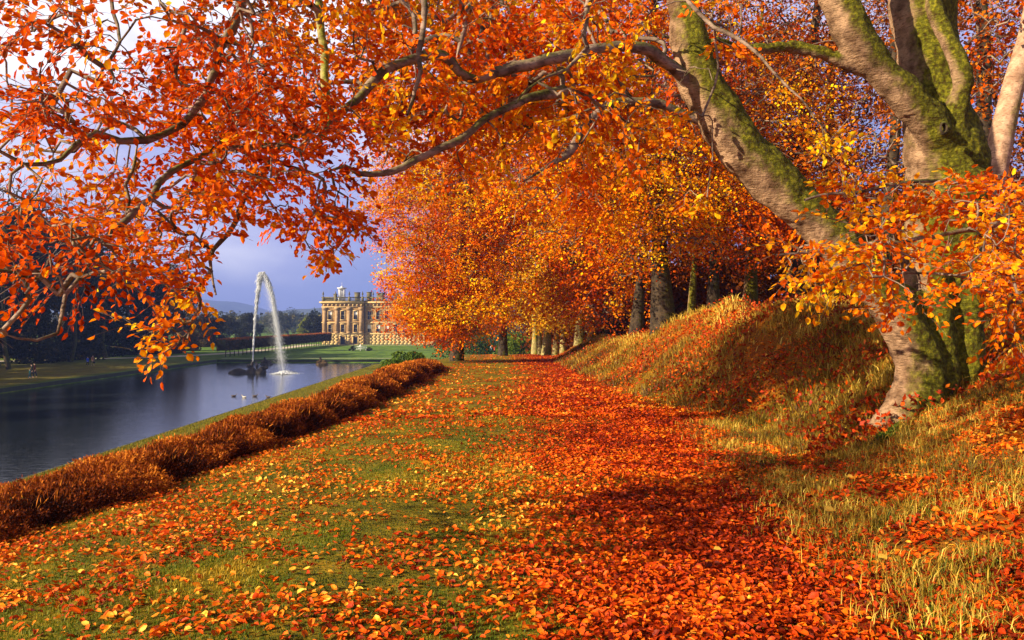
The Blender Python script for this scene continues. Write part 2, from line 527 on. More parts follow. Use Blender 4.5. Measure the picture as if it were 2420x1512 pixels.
p = n.new('ShaderNodeBsdfPrincipled'); p.inputs['Roughness'].default_value = 0.95; p.inputs['Specular IOR Level'].default_value = 0.1
l.new(x4.outputs[0], p.inputs['Base Color'])
b = n.new('ShaderNodeBump'); b.inputs['Strength'].default_value = 0.7; b.inputs['Distance'].default_value = 0.05
l.new(a2.outputs['Fac'], b.inputs['Height']); l.new(b.outputs[0], p.inputs['Normal'])
l.new(p.outputs[0], out.inputs['Surface'])
leftb = (0.6 * (XX < PX0) * sstep((185 - YY) / 60)).ravel()
gr = mesh_obj('ground', np.stack([XX, YY, ZZ], -1).reshape(-1, 3), quads.ravel(), np.full(len(quads), 4), MATS['ground'], smooth=True,
              attrs={'litter': ('POINT', np.clip(lit * 1.15, 0, 1)), 'bank': ('POINT', bank), 'farlawn': ('POINT', farl), 'leftbank': ('POINT', leftb)})
tag(gr, 'leaf strewn grass ground falling to the pond', kind='structure')

# water
m, n, l, out = nt('water')
tc = n.new('ShaderNodeTexCoord')
mp = n.new('ShaderNodeMapping'); mp.inputs['Scale'].default_value = (0.8, 2.6, 1)
l.new(tc.outputs['Object'], mp.inputs['Vector'])
a = noise_node(n, l, 1.1, 5, mp.outputs[0], 0.6)
b = n.new('ShaderNodeBump'); b.inputs['Strength'].default_value = 0.22; b.inputs['Distance'].default_value = 0.10
l.new(a.outputs['Fac'], b.inputs['Height'])
p = n.new('ShaderNodeBsdfPrincipled')
p.inputs['Base Color'].default_value = (0.012, 0.016, 0.02, 1)
p.inputs['Roughness'].default_value = 0.06
p.inputs['IOR'].default_value = 1.75
p.inputs['Specular IOR Level'].default_value = 0.8
l.new(b.outputs[0], p.inputs['Normal'])
l.new(p.outputs[0], out.inputs['Surface'])
wy = np.array([-60, PY1 + 0.3])
wv = [(PX0 - .3, -58, W), (PX1 + .3, -58, W), (PX1 + .3, PY1 + .3, W), (PX0 - .3, PY1 + .3, W)]
tag(mesh_obj('water', wv, [0, 1, 2, 3], [4], MATS['water']), 'long still pond', kind='structure')

# pond edging and paths
M_STONE = plain('pale_stone', (0.50, 0.42, 0.30), 0.9, 0.2, 2.0)
M_GRAVEL = plain('gravel', (0.60, 0.50, 0.38), 0.95, 0.15, 1.0)
M_KERB = plain('dark_kerb', (0.035, 0.04, 0.02), 0.9, 0.3, 1.0)


class MB:
    def __init__(s): s.v = []; s.f = []; s.c = []; s.n = 0

    def raw(s, v, f):
        for q in f:
            s.f.extend([i + s.n for i in q]); s.c.append(len(q))
        s.v.extend([tuple(p) for p in v]); s.n += len(v)

    def box(s, x0, x1, y0, y1, z0, z1, top=1.0):
        cx, cy = (x0 + x1) / 2, (y0 + y1) / 2
        v = [(x0, y0, z0), (x1, y0, z0), (x1, y1, z0), (x0, y1, z0)]
        v += [(cx + (a - cx) * top, cy + (b_ - cy) * top, z1) for a, b_, _ in v]
        s.raw(v, [(0, 3, 2, 1), (4, 5, 6, 7), (0, 1, 5, 4), (1, 2, 6, 5), (2, 3, 7, 6), (3, 0, 4, 7)])

    def lathe(s, cx, cy, z0, prof, sides=10, sx=1.0, sy=1.0):
        v = []; f = []
        for r_, h_ in prof:
            for k in range(sides):
                a_ = 2 * math.pi * k / sides
                v.append((cx + r_ * sx * math.cos(a_), cy + r_ * sy * math.sin(a_), z0 + h_))
        m_ = len(prof)
        for i in range(m_ - 1):
            for k in range(sides):
                k2 = (k + 1) % sides
                f.append((i * sides + k, i * sides + k2, (i + 1) * sides + k2, (i + 1) * sides + k))
        f.append(tuple(range(sides))[::-1]); f.append(tuple((m_ - 1) * sides + k for k in range(sides)))
        s.raw(v, f)

    def build(s, name, mat, parent=None, smooth=False):
        return mesh_obj(name, s.v, s.f, s.c, mat, parent, smooth=smooth)


def strip(name, pts, wdt, mat, dz, label):
    V = []
    pts = [np.array(q, float) for q in pts]
    for i, q in enumerate(pts):
        t = pts[min(i + 1, len(pts) - 1)] - pts[max(i - 1, 0)]
        t /= np.linalg.norm(t)
        nn = np.array([-t[1], t[0]])
        for sgn in (1, -1):
            e_ = q + nn * wdt / 2 * sgn
            V.append((e_[0], e_[1], G + dz))
    Fc = []
    for i in range(len(pts) - 1):
        Fc += [2 * i, 2 * i + 1, 2 * i + 3, 2 * i + 2]
    o = mesh_obj(name, V, Fc, [4] * (len(pts) - 1), mat)
    tag(o, label, kind='structure')
    return o


kb = MB()
kb.box(PX0 - 0.25, PX0 + 0.02, -40, PY1, W - 1, G + 0.03)
kb.box(PX1 - 0.02, PX1 + 0.25, -40, PY1, W - 1, W + 0.19)
kb.box(PX0 - 0.25, PX1 + 0.25, PY1 - 0.02, PY1 + 0.25, W - 1, G + 0.032)
tag(kb.build('pond_kerb', M_KERB), 'dark wet stone edge round the pond', kind='structure')
strip('gravel_path', [(-95, 150), (-70, 170), (-62.5, 190), (-60.5, 220), (-59.5, 256)], 4.2, M_GRAVEL, 0.02, 'pale gravel walk behind the clipped hedge')
strip('stone_walk', [(-56, 164.5), (-22, 164.5)], 0.9, M_GRAVEL, 0.024, 'thin pale walk across the head of the pond')
strip('terrace_walk', [(-66, 251), (-10, 251)], 3.0, M_GRAVEL, 0.028, 'pale terrace walk in front of the mansion')
strip('lawn_path', [(-44, 208), (-20, 208)], 1.6, M_KERB, 0.03, 'narrow dark path across the far lawn')

# ------------------------------------------------------------------ hills and far woods
def ridge(name, y, depth, xs, zs, mat, label, rough_amp, seed):
    X = np.arange(-3900, 3901, 12.0 if y < 1500 else 25.0)
    base = np.interp(X, xs, zs)
    top = base + (fbm(np.stack([X, X * 0 + y], -1), 1 / 110., 4, seed) - 0.5) * rough_amp
    rows = [(y - depth, -6.2), (y - depth * 0.62, 0.32), (y - depth * 0.3, 0.72), (y, 1.0), (y + depth * 0.5, 0.5), (y + depth, -6.2)]
    V = []
    for k, (yy, fz) in enumerate(rows):
        if fz < 0:
            z = np.full(len(X), fz)
        else:
            z = -6 + (top + 6) * fz + (fbm(np.stack([X, X * 0 + yy], -1), 1 / 60., 3, seed + k) - .5) * rough_amp * .5 * (fz < 1)
        V.append(np.stack([X, np.full(len(X), yy), z], -1))
    V = np.vstack(V)
    nX = len(X)
    i0 = (np.arange(len(rows) - 1)[:, None] * nX + np.arange(nX - 1)[None]).ravel()
    q = np.stack([i0, i0 + 1, i0 + nX + 1, i0 + nX], -1)
    o = mesh_obj(name, V, q.ravel(), np.full(len(q), 4), mat, smooth=True)
    tag(o, label, kind='structure')


M_HILL = plain('wooded_hill', (0.05, 0.07, 0.03), 1.0, 0.6, 0.012)
M_HILL2 = plain('patchy_hill', (0.07, 0.09, 0.035), 1.0, 0.6, 0.02)


def zat(py, d): return EYE - (py - CY) / F * d


def xat(px, d): return (px - CX) / F * d


ridge('far_hills', 4000, 700, [xat(p_, 4000) for p_ in (-800, 200, 420, 500, 560, 640, 760, 1100, 3000)],
      [zat(p_, 4000) for p_ in (700, 700, 703, 711, 714, 735, 742, 735, 720)], M_HILL, 'distant blue wooded hills on the horizon', 14, 3)
ridge('near_hills', 2300, 500, [xat(p_, 2300) for p_ in (-800, 300, 500, 620, 690, 780, 1100, 3000)],
      [zat(p_, 2300) for p_ in (725, 735, 738, 742, 728, 727, 722, 700)], M_HILL2, 'nearer blue hills behind the mansion', 12, 8)


def crown_leaves(name, centers, radii, count, size, mat, parent=None, tone_lo=0.1, tone_hi=0.9, shell=0.55, zsq=1.0, seed=0, flat=0.0):
    """leaf clumps through ellipsoid lobes. centers (K,3), radii (K,)"""
    g = np.random.default_rng(seed)
    K = len(centers)
    vol = radii ** 2
    idx = g.choice(K, count, p=vol / vol.sum())
    d = norm(g.normal(size=(count, 3)))
    r = radii[idx] * (shell + (1 - shell) * g.random(count) ** 0.6)
    off = d * r[:, None]; off[:, 2] *= zsq
    pos = centers[idx] + off
    nn = norm(d + g.normal(size=(count, 3)) * 0.7 + np.array([0, 0, flat]))
    dr = norm(np.cross(nn, g.normal(size=(count, 3))))
    lob = g.random(K)
    tone = np.clip(tone_lo + (tone_hi - tone_lo) * (0.5 * lob[idx] + 0.5 * g.random(count)), 0, 1)
    sz = size * (0.6 + 0.8 * g.random(count))
    return leaf_mesh(name, pos - dr * sz[:, None] * 0.5, dr, nn, sz, sz * 0.8, tone, mat, parent, simple=True)


def lobes(h, r, k, seed, z0=0.15, shape='round'):
    g = np.random.default_rng(seed)
    c = []; rr = []
    for i in range(k):
        t = g.random()
        z = h * (z0 + (1 - z0) * t)
        if shape == 'round': wr = math.sqrt(max(0.03, 1 - ((t - 0.45) / 0.6) ** 2))
        elif shape == 'cone': wr = 1.05 - 0.85 * t
        else: wr = 1.0 if t < 0.7 else 1 - (t - 0.7) / 0.45
        a_ = g.random() * 6.283
        q = r * wr * (0.35 + 0.5 * g.random())
        c.append((q * math.cos(a_), q * math.sin(a_), z - r * 0.1)); rr.append(r * (0.24 + 0.2 * g.random()))
    return np.array(c), np.array(rr)


def simple_tree(name, x, y, z, h, r, count, size, mat, bark, label, cat, group, seed, tone=(0.1, 0.9), z0=0.12, shape='round', k=34):
    t = empty(name, (x, y, z))
    tag(t, label, cat, group)
    c, rr = lobes(h, r, k, seed, z0, shape)
    g = np.random.default_rng(seed + 5)
    crown_leaves('crown', c, rr, count, size, mat, t, tone[0], tone[1], 0.5, 0.8, seed)
    paths = []
    hh = h * 0.85
    zz = np.linspace(-0.3, hh, 8)
    tr = np.stack([np.cumsum(g.normal(size=8) * r * 0.02), np.cumsum(g.normal(size=8) * r * 0.02), zz], -1)
    paths.append((tr, np.linspace(h * 0.022, h * 0.004, 8) + 0.03))
    for i in range(min(k, 16)):
        s_ = tr[np.argmin(np.abs(zz - c[i][2] * 0.6))]
        e_ = c[i]
        mid = (s_ + e_) / 2 + np.array([0, 0, 0.05 * h])
        paths.append((np.array([s_, mid, e_]), np.array([h * 0.007, h * 0.005, h * 0.002]) + 0.01))
    V, L, C = tubes(paths, 6)
    mesh_obj('trunk', V, L, C, bark, t, smooth=True)
    return t


# distant woodland as one mass in the valley
g = np.random.default_rng(77)
cs, rs = [], []
for i in range(900):
    d_ = 420 * (1 + 2.6 * g.random() ** 1.3)
    x_ = xat(g.uniform(-300, 1500), d_)
    hh = g.uniform(7, 12)
    for k in range(3):
        cs.append((x_ + g.uniform(-4, 4), d_ + g.uniform(-4, 4), G + hh * g.uniform(0.3, 0.85))); rs.append(g.uniform(3, 5.5))
o = crown_leaves('distant_woodland', np.array(cs), np.array(rs), 75000, 2.2, M_FARL, None, 0.0, 1.0, 0.6, 0.9, 5)
tag(o, 'far off blue green woodland filling the valley', kind='stuff')

# park trees between hedge and woodland
for i, (px, pyb, d_, hh, rr_, lab, mt, tn) in enumerate([
    (540, 0, 300, 8.2, 5.2, 'low dark cedar behind the clipped hedge, left of the fountain jet', M_DARKG, (0.1, 0.8)),
    (588, 0, 320, 9.6, 5.4, 'dark spreading cedar just behind the rising fountain jet', M_DARKG, (0.0, 0.6)),
    (655, 0, 420, 11.5, 7.0, 'hazy olive tree beyond the hedge under the falling spray', M_FARL, (0.2, 0.8)),
    (722, 0, 300, 8.0, 3.0, 'small yellow tree left of the mansion corner', M_GREENL, (0.6, 1.0)),
    (745, 0, 290, 9.0, 4.2, 'dark rounded evergreen against the mansion corner', M_DARKG, (0.0, 0.5)),
    (690, 0, 520, 14, 8, 'tall hazy tree standing between the spray and the yellow tree', M_FARL, (0.0, 0.6)),
    (500, 0, 240, 7.5, 4.0, 'round dark green bush tree at the left end of the clipped hedge', M_DARKG, (0.0, 0.5)),
]):
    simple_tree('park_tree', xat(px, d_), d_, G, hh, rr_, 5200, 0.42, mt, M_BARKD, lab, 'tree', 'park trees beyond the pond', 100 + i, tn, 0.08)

# clipped hedge on bare stems
hd = empty('pleached_hedge', (-58, 170, G))
tag(hd, 'long clipped box shaped hedge raised on a row of bare stems beside the far lawn', 'hedge')
A_, B_ = np.array([0.0, 0.0]), np.array([3.2, 85.0])
nleaf = 26000
g = np.random.default_rng(9)
t_ = g.random(nleaf); side = g.integers(0, 3, nleaf)
u_ = g.uniform(-0.9, 0.9, nleaf); h_ = g.uniform(1.25, 3.5, nleaf)
u_ = np.where(side == 0, -0.9 + g.normal(size=nleaf) * 0.05, np.where(side == 1, 0.9 + g.normal(size=nleaf) * 0.05, u_))
h_ = np.where(side == 2, 3.5 + g.normal(size=nleaf) * 0.05, h_)
px_ = A_[0] + (B_ - A_)[0] * t_ + u_; py_ = (B_ - A_)[1] * t_
pos = np.stack([px_, py_, h_], -1)
nn = norm(np.stack([np.where(side == 0, -1, np.where(side == 1, 1, 0)), 0 * t_, np.where(side == 2, 1, 0)], -1) + g.normal(size=(nleaf, 3)) * 0.6)
dr = norm(np.cross(nn, g.normal(size=(nleaf, 3))))
leaf_mesh('hedge_foliage', pos, dr, nn, 0.28, 0.22, np.clip(g.random(nleaf) * 0.7 + 0.6 * (h_ > 3.3), 0, 1), M_HEDGE, hd, simple=True)
core = MB()
core.raw([(-.8, 0, 1.3), (.8, 0, 1.3), (4.0, 85, 1.3), (2.4, 85, 1.3), (-.8, 0, 3.42), (.8, 0, 3.42), (4.0, 85, 3.42), (2.4, 85, 3.42)],
         [(0, 3, 2, 1), (4, 5, 6, 7), (0, 1, 5, 4), (1, 2, 6, 5), (2, 3, 7, 6), (3, 0, 4, 7)])
core.build('hedge_core', M_BARKD, hd)
stem_v = tubes([(np.array([[0, 0, -0.1], [0.02, 0, 0.7], [0, 0, 1.5]]), np.array([0.11, 0.09, 0.08]))], 6)
for i in range(35):
    f_ = (i + 0.2) / 35
    for sx in (0,):
        o = mesh_obj('hedge_stem', stem_v[0] + np.array([3.2 * f_ + 0.75, 85 * f_, 0]), stem_v[1], stem_v[2], M_BARKD, hd)

# ------------------------------------------------------------------ mansion
def stone_mat(name, c1, c2):
    m, n, l, out = nt(name)
    tc = n.new('ShaderNodeTexCoord')
    br = n.new('ShaderNodeTexBrick')
    mp = n.new('ShaderNodeMapping'); mp.inputs['Rotation'].default_value = (R(90), 0, 0)
    l.new(tc.outputs['Object'], mp.inputs['Vector']); l.new(mp.outputs[0], br.inputs['Vector'])
    br.inputs['Scale'].default_value = 1.0
    br.inputs['Brick Width'].default_value = 0.9; br.inputs['Row Height'].default_value = 0.42
    br.inputs['Mortar Size'].default_value = 0.012
    br.inputs['Color1'].default_value = (*c1, 1); br.inputs['Color2'].default_value = (*c2, 1)
    br.inputs['Mortar'].default_value = (*[c * 0.5 for c in c2], 1)
    a = noise_node(n, l, 0.8, 6, tc.outputs['Object'], 0.7)
    r = ramp(n, [(0.3, (0.62, 0.55, 0.5)), (0.6, (1, 1, 1))])
    l.new(a.outputs['Fac'], r.inputs['Fac'])
    mu = n.new('ShaderNodeMixRGB'); mu.blend_type = 'MULTIPLY'; mu.inputs['Fac'].default_value = 0.8
    l.new(br.outputs['Color'], mu.inputs['Color1']); l.new(r.outputs[0], mu.inputs['Color2'])
    p = n.new('ShaderNodeBsdfPrincipled'); p.inputs['Roughness'].default_value = 0.9
    l.new(mu.outputs[0], p.inputs['Base Color']); l.new(p.outputs[0], out.inputs['Surface'])
    return m


M_SAND = stone_mat('sandstone', (0.52, 0.31, 0.11), (0.38, 0.21, 0.07))
M_TRIM = plain('sandstone_trim', (0.62, 0.43, 0.18), 0.85, 0.15, 1.5)
M_PIL = plain('weathered_pilaster', (0.40, 0.25, 0.12), 0.9, 0.3, 1.2)
M_DSTONE = plain('sooty_stone', (0.14, 0.12, 0.06), 0.9, 0.4, 1.5)
M_GLASS = plain('dark_pane', (0.03, 0.03, 0.04), 0.15, 0.3, 2.0, 0, 0.6)
M_BLIND = plain('white_blind', (0.75, 0.73, 0.70), 0.8, 0.05)
M_WHITE = plain('white_paint', (0.75, 0.74, 0.72), 0.6, 0.06)
HY = 257.0
hs = empty('mansion', (-57.2, HY, G))
tag(hs, 'sandstone country mansion with balustraded roof and urns across the far lawn', 'mansion')
WW, MW = 12.5, 16.3      # wing, middle widths; wing stands 1 m proud
TOT = 2 * WW + MW
wins = []
for i in range(3):
    wins.append((WW / 2 + (i - 1) * 3.85, 0.0, i)); wins.append((WW + MW + WW / 2 + (i - 1) * 3.85, 0.0, i + 9))
for i in range(6):
    wins.append((WW + 1.55 + i * 2.66, 1.0, i + 3))
wb = MB()


def wall_with_holes(mb, x0, x1, yf, z0, z1, holes, dep=0.35):
    """front wall face with window openings and reveals"""
    xs = sorted(set([x0, x1] + [h[0] for h in holes] + [h[1] for h in holes]))
    zs = sorted(set([z0, z1] + [h[2] for h in holes] + [h[3] for h in holes]))
    for i in range(len(xs) - 1):
        for j in range(len(zs) - 1):
            cx_, cz_ = (xs[i] + xs[i + 1]) / 2, (zs[j] + zs[j + 1]) / 2
            if any(h[0] < cx_ < h[1] and h[2] < cz_ < h[3] for h in holes): continue
            mb.raw([(xs[i], yf, zs[j]), (xs[i + 1], yf, zs[j]), (xs[i + 1], yf, zs[j + 1]), (xs[i], yf, zs[j + 1])], [(0, 1, 2, 3)])
    for a_, b_, c_, d_ in holes:
        mb.raw([(a_, yf, c_), (b_, yf, c_), (b_, yf, d_), (a_, yf, d_), (a_, yf + dep, c_), (b_, yf + dep, c_), (b_, yf + dep, d_), (a_, yf + dep, d_)],
               [(0, 4, 5, 1), (1, 5, 6, 2), (2, 6, 7, 3), (3, 7, 4, 0)])


UP, LO = (7.55, 10.1), (3.75, 6.05)
HW = 0.55
for (x0, x1, yf) in ((0, WW, 0.0), (WW, WW + MW, 1.0), (WW + MW, TOT, 0.0)):
    holes = []
    for wx, wy_, _ in wins:
        if x0 < wx < x1:
            holes += [(wx - HW, wx + HW, *UP), (wx - HW, wx + HW, *LO)]
    if yf == 0.0:
        for k in (0, 1, 2):
            wx = (x0 + x1) / 2 + (k - 1) * 3.85
            if k: holes.append((wx - 0.65, wx + 0.65, 0.15, 2.3))
    wall_with_holes(wb, x0, x1, yf, 0, 12.9, holes)
for xs_ in (0, WW, WW + MW, TOT):
    y0_, y1_ = (0.0, 28) if xs_ in (0, TOT) else (0.0, 1.0)
    wb.raw([(xs_, y0_, 0), (xs_, y1_, 0), (xs_, y1_, 12.9), (xs_, y0_, 12.9)], [(0, 1, 2, 3)])
wb.raw([(0, 28, 0), (TOT, 28, 0), (TOT, 28, 12.9), (0, 28, 12.9)], [(0, 1, 2, 3)])
wb.build('wall', M_SAND, hs)
rb = MB(); rb.box(0.3, TOT - 0.3, 1.3, 27.7, 12.6, 13.3); rb.build('roof', M_DSTONE, hs)
# courses
cb = MB()
segs3 = ((-0.0, WW, 0.0), (WW, WW + MW, 1.0), (WW + MW, TOT, 0.0))
for x0, x1, yf in segs3:
    for (z0, z1, pr) in ((3.1, 3.4, .22), (6.5, 6.75, .15), (11.2, 11.45, .2), (12.3, 12.55, .35), (12.55, 12.95, .7)):
        e0 = pr if x0 == 0 else (0 if yf == 0 else 0.003)
        e1 = pr if x1 == TOT else (0 if yf == 0 else 0.003)
        cb.box(x0 - e0, x1 + e1, yf - pr, yf - 0.003, z0, z1)
cb.build('cornice', M_TRIM, hs)
# basement rustication
for x0, x1, yf in segs3:
    bb = MB()
    for k in range(6):
        z0 = 0.02 + k * 0.5
        xx = x0 + (0.3 if k % 2 else 0)
        while xx < x1 - 0.4:
            xe = min(xx + 1.15, x1)
            mid_ = (xx + xe) / 2
            if not (yf == 0.0 and z0 < 2.3 and any(abs(mid_ - ((x0 + x1) / 2 + (q - 1) * 3.85)) < 1.3 for q in (1, 2))):
                bb.box(xx + 0.025, xe - 0.025, yf - 0.07, yf - 0.004, z0, z0 + 0.45)
            xx += 1.2
    bb.build('rusticated_base', M_TRIM, hs)
# pilasters
for x0, x1, yf in segs3:
    if yf: continue
    for q in (0, 1, 2, 3):
        cx_ = x0 + 0.75 + q * (WW - 1.5) / 3
        pb = MB()
        pb.box(cx_ - 0.62, cx_ + 0.62, -0.36, -0.004, 3.4, 3.9)
        pb.box(cx_ - 0.5, cx_ + 0.5, -0.30, -0.004, 3.9, 10.3)
        pb.box(cx_ - 0.6, cx_ + 0.6, -0.38, -0.004, 10.3, 10.55)
        pb.box(cx_ - 0.72, cx_ + 0.72, -0.44, -0.004, 10.55, 11.2)
        pb.build('pilaster', M_PIL, hs)
# keystone brackets under cornice
for x0, x1, yf in segs3:
    nb = 14 if yf else 10
    for q in range(nb):
        cx_ = x0 + (q + 0.5) * (x1 - x0) / nb
        kb2 = MB(); kb2.box(cx_ - 0.2, cx_ + 0.2, yf - 0.32, yf - 0.005, 11.65, 12.29)
        kb2.build('frieze_block', M_TRIM, hs)
dp_ = MB(); dp_.lathe(WW + 0.25, 0.7, 3.4, [(0.16, 0), (0.16, 9.0)], 8); dp_.build('drainpipe', M_DSTONE, hs)
# windows
for wx, yf, ix in wins:
    for lev, (z0, z1) in enumerate((LO, UP)):
        fb = MB()
        fr = 0.16
        fb.box(wx - HW - fr, wx - HW, yf - 0.09, yf - 0.005, z0 - 0.02, z1)
        fb.box(wx + HW, wx + HW + fr, yf - 0.09, yf - 0.005, z0 - 0.02, z1)
        fb.box(wx - HW - fr - .08, wx + HW + fr + .08, yf - 0.16, yf - 0.005, z1, z1 + 0.28)
        fb.box(wx - HW - fr - .1, wx + HW + fr + .1, yf - 0.2, yf - 0.005, z0 - 0.22, z0 - 0.02)
        fr_o = fb.build('window', M_TRIM, hs)
        gb = MB()
        gb.raw([(wx - HW, yf + 0.3, z0), (wx + HW, yf + 0.3, z0), (wx + HW, yf + 0.3, z1), (wx - HW, yf + 0.3, z1)], [(0, 1, 2, 3)])
        gb.build('pane', M_GLASS, fr_o)
        sb = MB()
        sb.box(wx - 0.025, wx + 0.025, yf + 0.24, yf + 0.28, z0, z1)
        sb.box(wx - HW, wx + HW, yf + 0.23, yf + 0.28, (z0 + z1) / 2 - 0.04, (z0 + z1) / 2 + 0.04)
        sb.build('glazing_bar', M_WHITE, fr_o)
        if (lev == 1 and ix in (0, 2)) or (lev == 0 and ix in (3, 4, 5, 7)):
            qb = MB(); zb = z1 - (z1 - z0) * (0.42 if lev else 0.55)
            qb.raw([(wx - HW + .02, yf + 0.21, zb), (wx + HW - .02, yf + 0.21, zb), (wx + HW - .02, yf + 0.21, z1 - .02), (wx - HW + .02, yf + 0.21, z1 - .02)], [(0, 1, 2, 3)])
            qb.build('blind', M_BLIND, fr_o)
for x0, x1, yf in segs3:
    if yf: continue
    for q in (1, 2):
        wx = (x0 + x1) / 2 + (q - 1) * 3.85
        db = MB()
        db.raw([(wx - .65, 0.3, .15), (wx + .65, 0.3, .15), (wx + .65, 0.3, 2.3), (wx - .65, 0.3, 2.3)], [(0, 1, 2, 3)])
        dd = db.build('basement_door', M_GLASS, hs)
        ab = MB()
        for a_ in range(7):
            an = math.pi * (a_ + .5) / 7
            ab.box(wx + math.cos(an) * .95 - .17, wx + math.cos(an) * .95 + .17, -.2, -.004, 2.3 + math.sin(an) * .5 - .1, 2.3 + math.sin(an) * .5 + .25)
        ab.box(wx - 1.0, wx - .68, -.15, -.004, .02, 2.25); ab.box(wx + .68, wx + 1.0, -.15, -.004, .02, 2.25)
        ab.build('door_surround', M_TRIM, dd)
# balustrade and urns
bal = MB()
for x0, x1, yf in segs3:
    bal.box(x0, x1, yf - 0.25, yf + 0.1, 12.96, 13.2)
    bal.box(x0, x1, yf - 0.25, yf + 0.1, 14.1, 14.35)
    xx = x0 + 0.3
    while xx < x1 - 0.2:
        bal.lathe(xx, yf - 0.08, 13.2, [(0.06, 0), (0.1, .3), (0.05, .6), (0.08, .9)], 5)
        xx += 0.34
bal.box(-0.25, 0.1, 0.12, 27, 14.1, 14.35); bal.box(-0.25, 0.1, 0.12, 27, 12.96, 13.2)
yy = 0.6
while yy < 27:
    bal.lathe(-0.08, yy, 13.2, [(0.06, 0), (0.1, .3), (0.05, .6), (0.08, .9)], 5); yy += 0.5
bal.build('balustrade', M_DSTONE, hs)
up_ = [(0.2, 0), (0.2, .1), (0.07, .22), (0.09, .35), (0.25, .65), (0.3, .95), (0.15, 1.12), (0.19, 1.25), (0.07, 1.5), (0.02, 1.75)]
for q in range(0, 13):
    xq = [0.35, 4.1, 8.2, 12.2, 15.2, 18.0, 20.7, 23.4, 26.2, 29.1, 33.0, 37.0, TOT - .35][q]
    yf = 1.0 if WW + .1 < xq < WW + MW - .1 else 0.0
    pb = MB(); pb.box(xq - .36, xq + .36, yf - .3, yf + .25, 12.97, 14.4); pr = pb.build('pedestal', M_DSTONE, hs)
    ub = MB(); ub.lathe(xq, yf - .05, 14.4, up_, 10); ub.build('urn', M_DSTONE, pr)
for xq, wq, hq in ((9.2, 1.5, 1.5), (12.9, 1.3, 1.6), (16.5, 2.4, 1.3), (21.5, 1.8, 1.4), (2.4, .8, 1.0)):
    chb = MB(); chb.box(xq - wq / 2, xq + wq / 2, 7, 8.6, 13.31, 13.3 + hq + 1.0); chb.box(xq - wq / 2 - .1, xq + wq / 2 + .1, 6.9, 8.7, 14.3 + hq, 14.5 + hq)
    chb.build('chimney', M_DSTONE, hs)
tb = MB()
tb.box(3.0, 4.9, 9.2, 11.1, 13.31, 14.5); tb.box(2.8, 5.1, 9.0, 11.3, 14.5, 14.7)
for ax in (3.15, 4.75):
    for ay in (9.35, 10.95): tb.lathe(ax, ay, 14.7, [(0.14, 0), (0.12, 2.5)], 8)
tb.box(3.45, 4.45, 9.65, 10.65, 14.71, 17.2)
tb.box(2.7, 5.2, 8.9, 11.4, 17.21, 17.5); tb.box(3.4, 4.5, 9.6, 10.7, 17.51, 18.0, 0.3)
tb.lathe(3.95, 10.15, 18.0, [(0.05, 0), (0.03, 1.2)], 6)
tb.build('rooftop_lantern', M_WHITE, hs)

# ------------------------------------------------------------------ fountain, rocks
M_ROCK = plain('wet_rock', (0.045, 0.035, 0.03), 0.6, 0.5, 1.5, 0.4)
M_MOSSR = plain('mossy_rock', (0.13, 0.08, 0.03), 0.85, 0.6, 2.5, 0.4)


def rock_lump(name, parts, mat, parent, seed):
    """parts: list of (x,y,z,rx,ry,rz) joined lumps, remeshed into one craggy mass"""
    bm = bmesh.new()
    for (x, y, z, rx, ry, rz) in parts:
        mt = Matrix.Translation((x, y, z)) @ Matrix.Diagonal((rx, ry, rz, 1))
        bmesh.ops.create_icosphere(bm, subdivisions=3, radius=1, matrix=mt)
    v = np.array([q.co[:] for q in bm.verts])
    d = (fbm(v, 1.6, 4, seed) - 0.5) * 0.55
    for i, q in enumerate(bm.verts):
        q.co += Vector(norm(v[i] - np.array([0, 0, -0.4]))) * float(d[i])
    me = bpy.data.meshes.new(name); bm.to_mesh(me); bm.free()
    me.materials.append(mat)
    o = bpy.data.objects.new(name, me); COL.objects.link(o); o.parent = parent
    md = o.modifiers.new('r', 'REMESH'); md.mode = 'VOXEL'; md.voxel_size = 0.07
    return o


D1 = 126.0
fx0, fy0 = xat(585, D1), D1
rk = empty('fountain_rock', (fx0, fy0, W))
tag(rk, 'low dark rock island with carved sea creatures under the tall jet', 'rock')
rock_lump('rock_mass', [(-1.4, 0, 0, 1.5, 1.0, .75), (-2.2, .2, -.1, .8, .7, .4), (0.6, 0, 0, .8, .9, 1.0), (1.9, 0, 0, .9, .8, .75), (0.2, -.5, -.1, 1.2, .6, .45)], M_ROCK, rk, 3)
rock_lump('sea_horse_carving', [(2.25, -.1, .75, .5, .3, .35), (2.7, -.1, .8, .3, .2, .22), (2.0, 0, .55, .4, .35, .5)], M_ROCK, rk, 4)
rock_lump('figure_carving', [(1.3, 0, 1.0, .22, .22, .55), (1.3, 0, 1.6, .16, .16, .2), (.65, 0, 1.25, .22, .22, .5), (0.2, -.2, 1.0, .3, .25, .3)], M_ROCK, rk, 5)
nz_ = MB(); nz_.lathe(0.75, 0, 1.3, [(0.16, 0), (0.12, .5), (0.08, .75)], 8); nz_.build('nozzle', M_ROCK, rk)
for (px, dd, lab, mt, sd) in ((628, 151, 'dark sculpted rock in the water just right of the jet near the far bank', M_ROCK, 31),
                              (759, 151, 'mossy brown sculpted rock in the water below the mansion lawn', M_MOSSR, 41)):
    e2 = empty('pond_sculpture', (xat(px, dd), dd, W))
    tag(e2, lab, 'sculpture', 'sculpted rocks at the pond head')
    rock_lump('rock_base', [(0, 0, 0, 1.1, .8, .5), (.5, .1, .1, .7, .5, .45)], mt, e2, sd)
    rock_lump('carved_figure', [(-.15, 0, .75, .3, .28, .5), (-.2, 0, 1.25, .17, .17, .22), (.45, 0, .6, .45, .25, .3), (-.6, 0, .5, .3, .25, .25)], mt, e2, sd + 1)

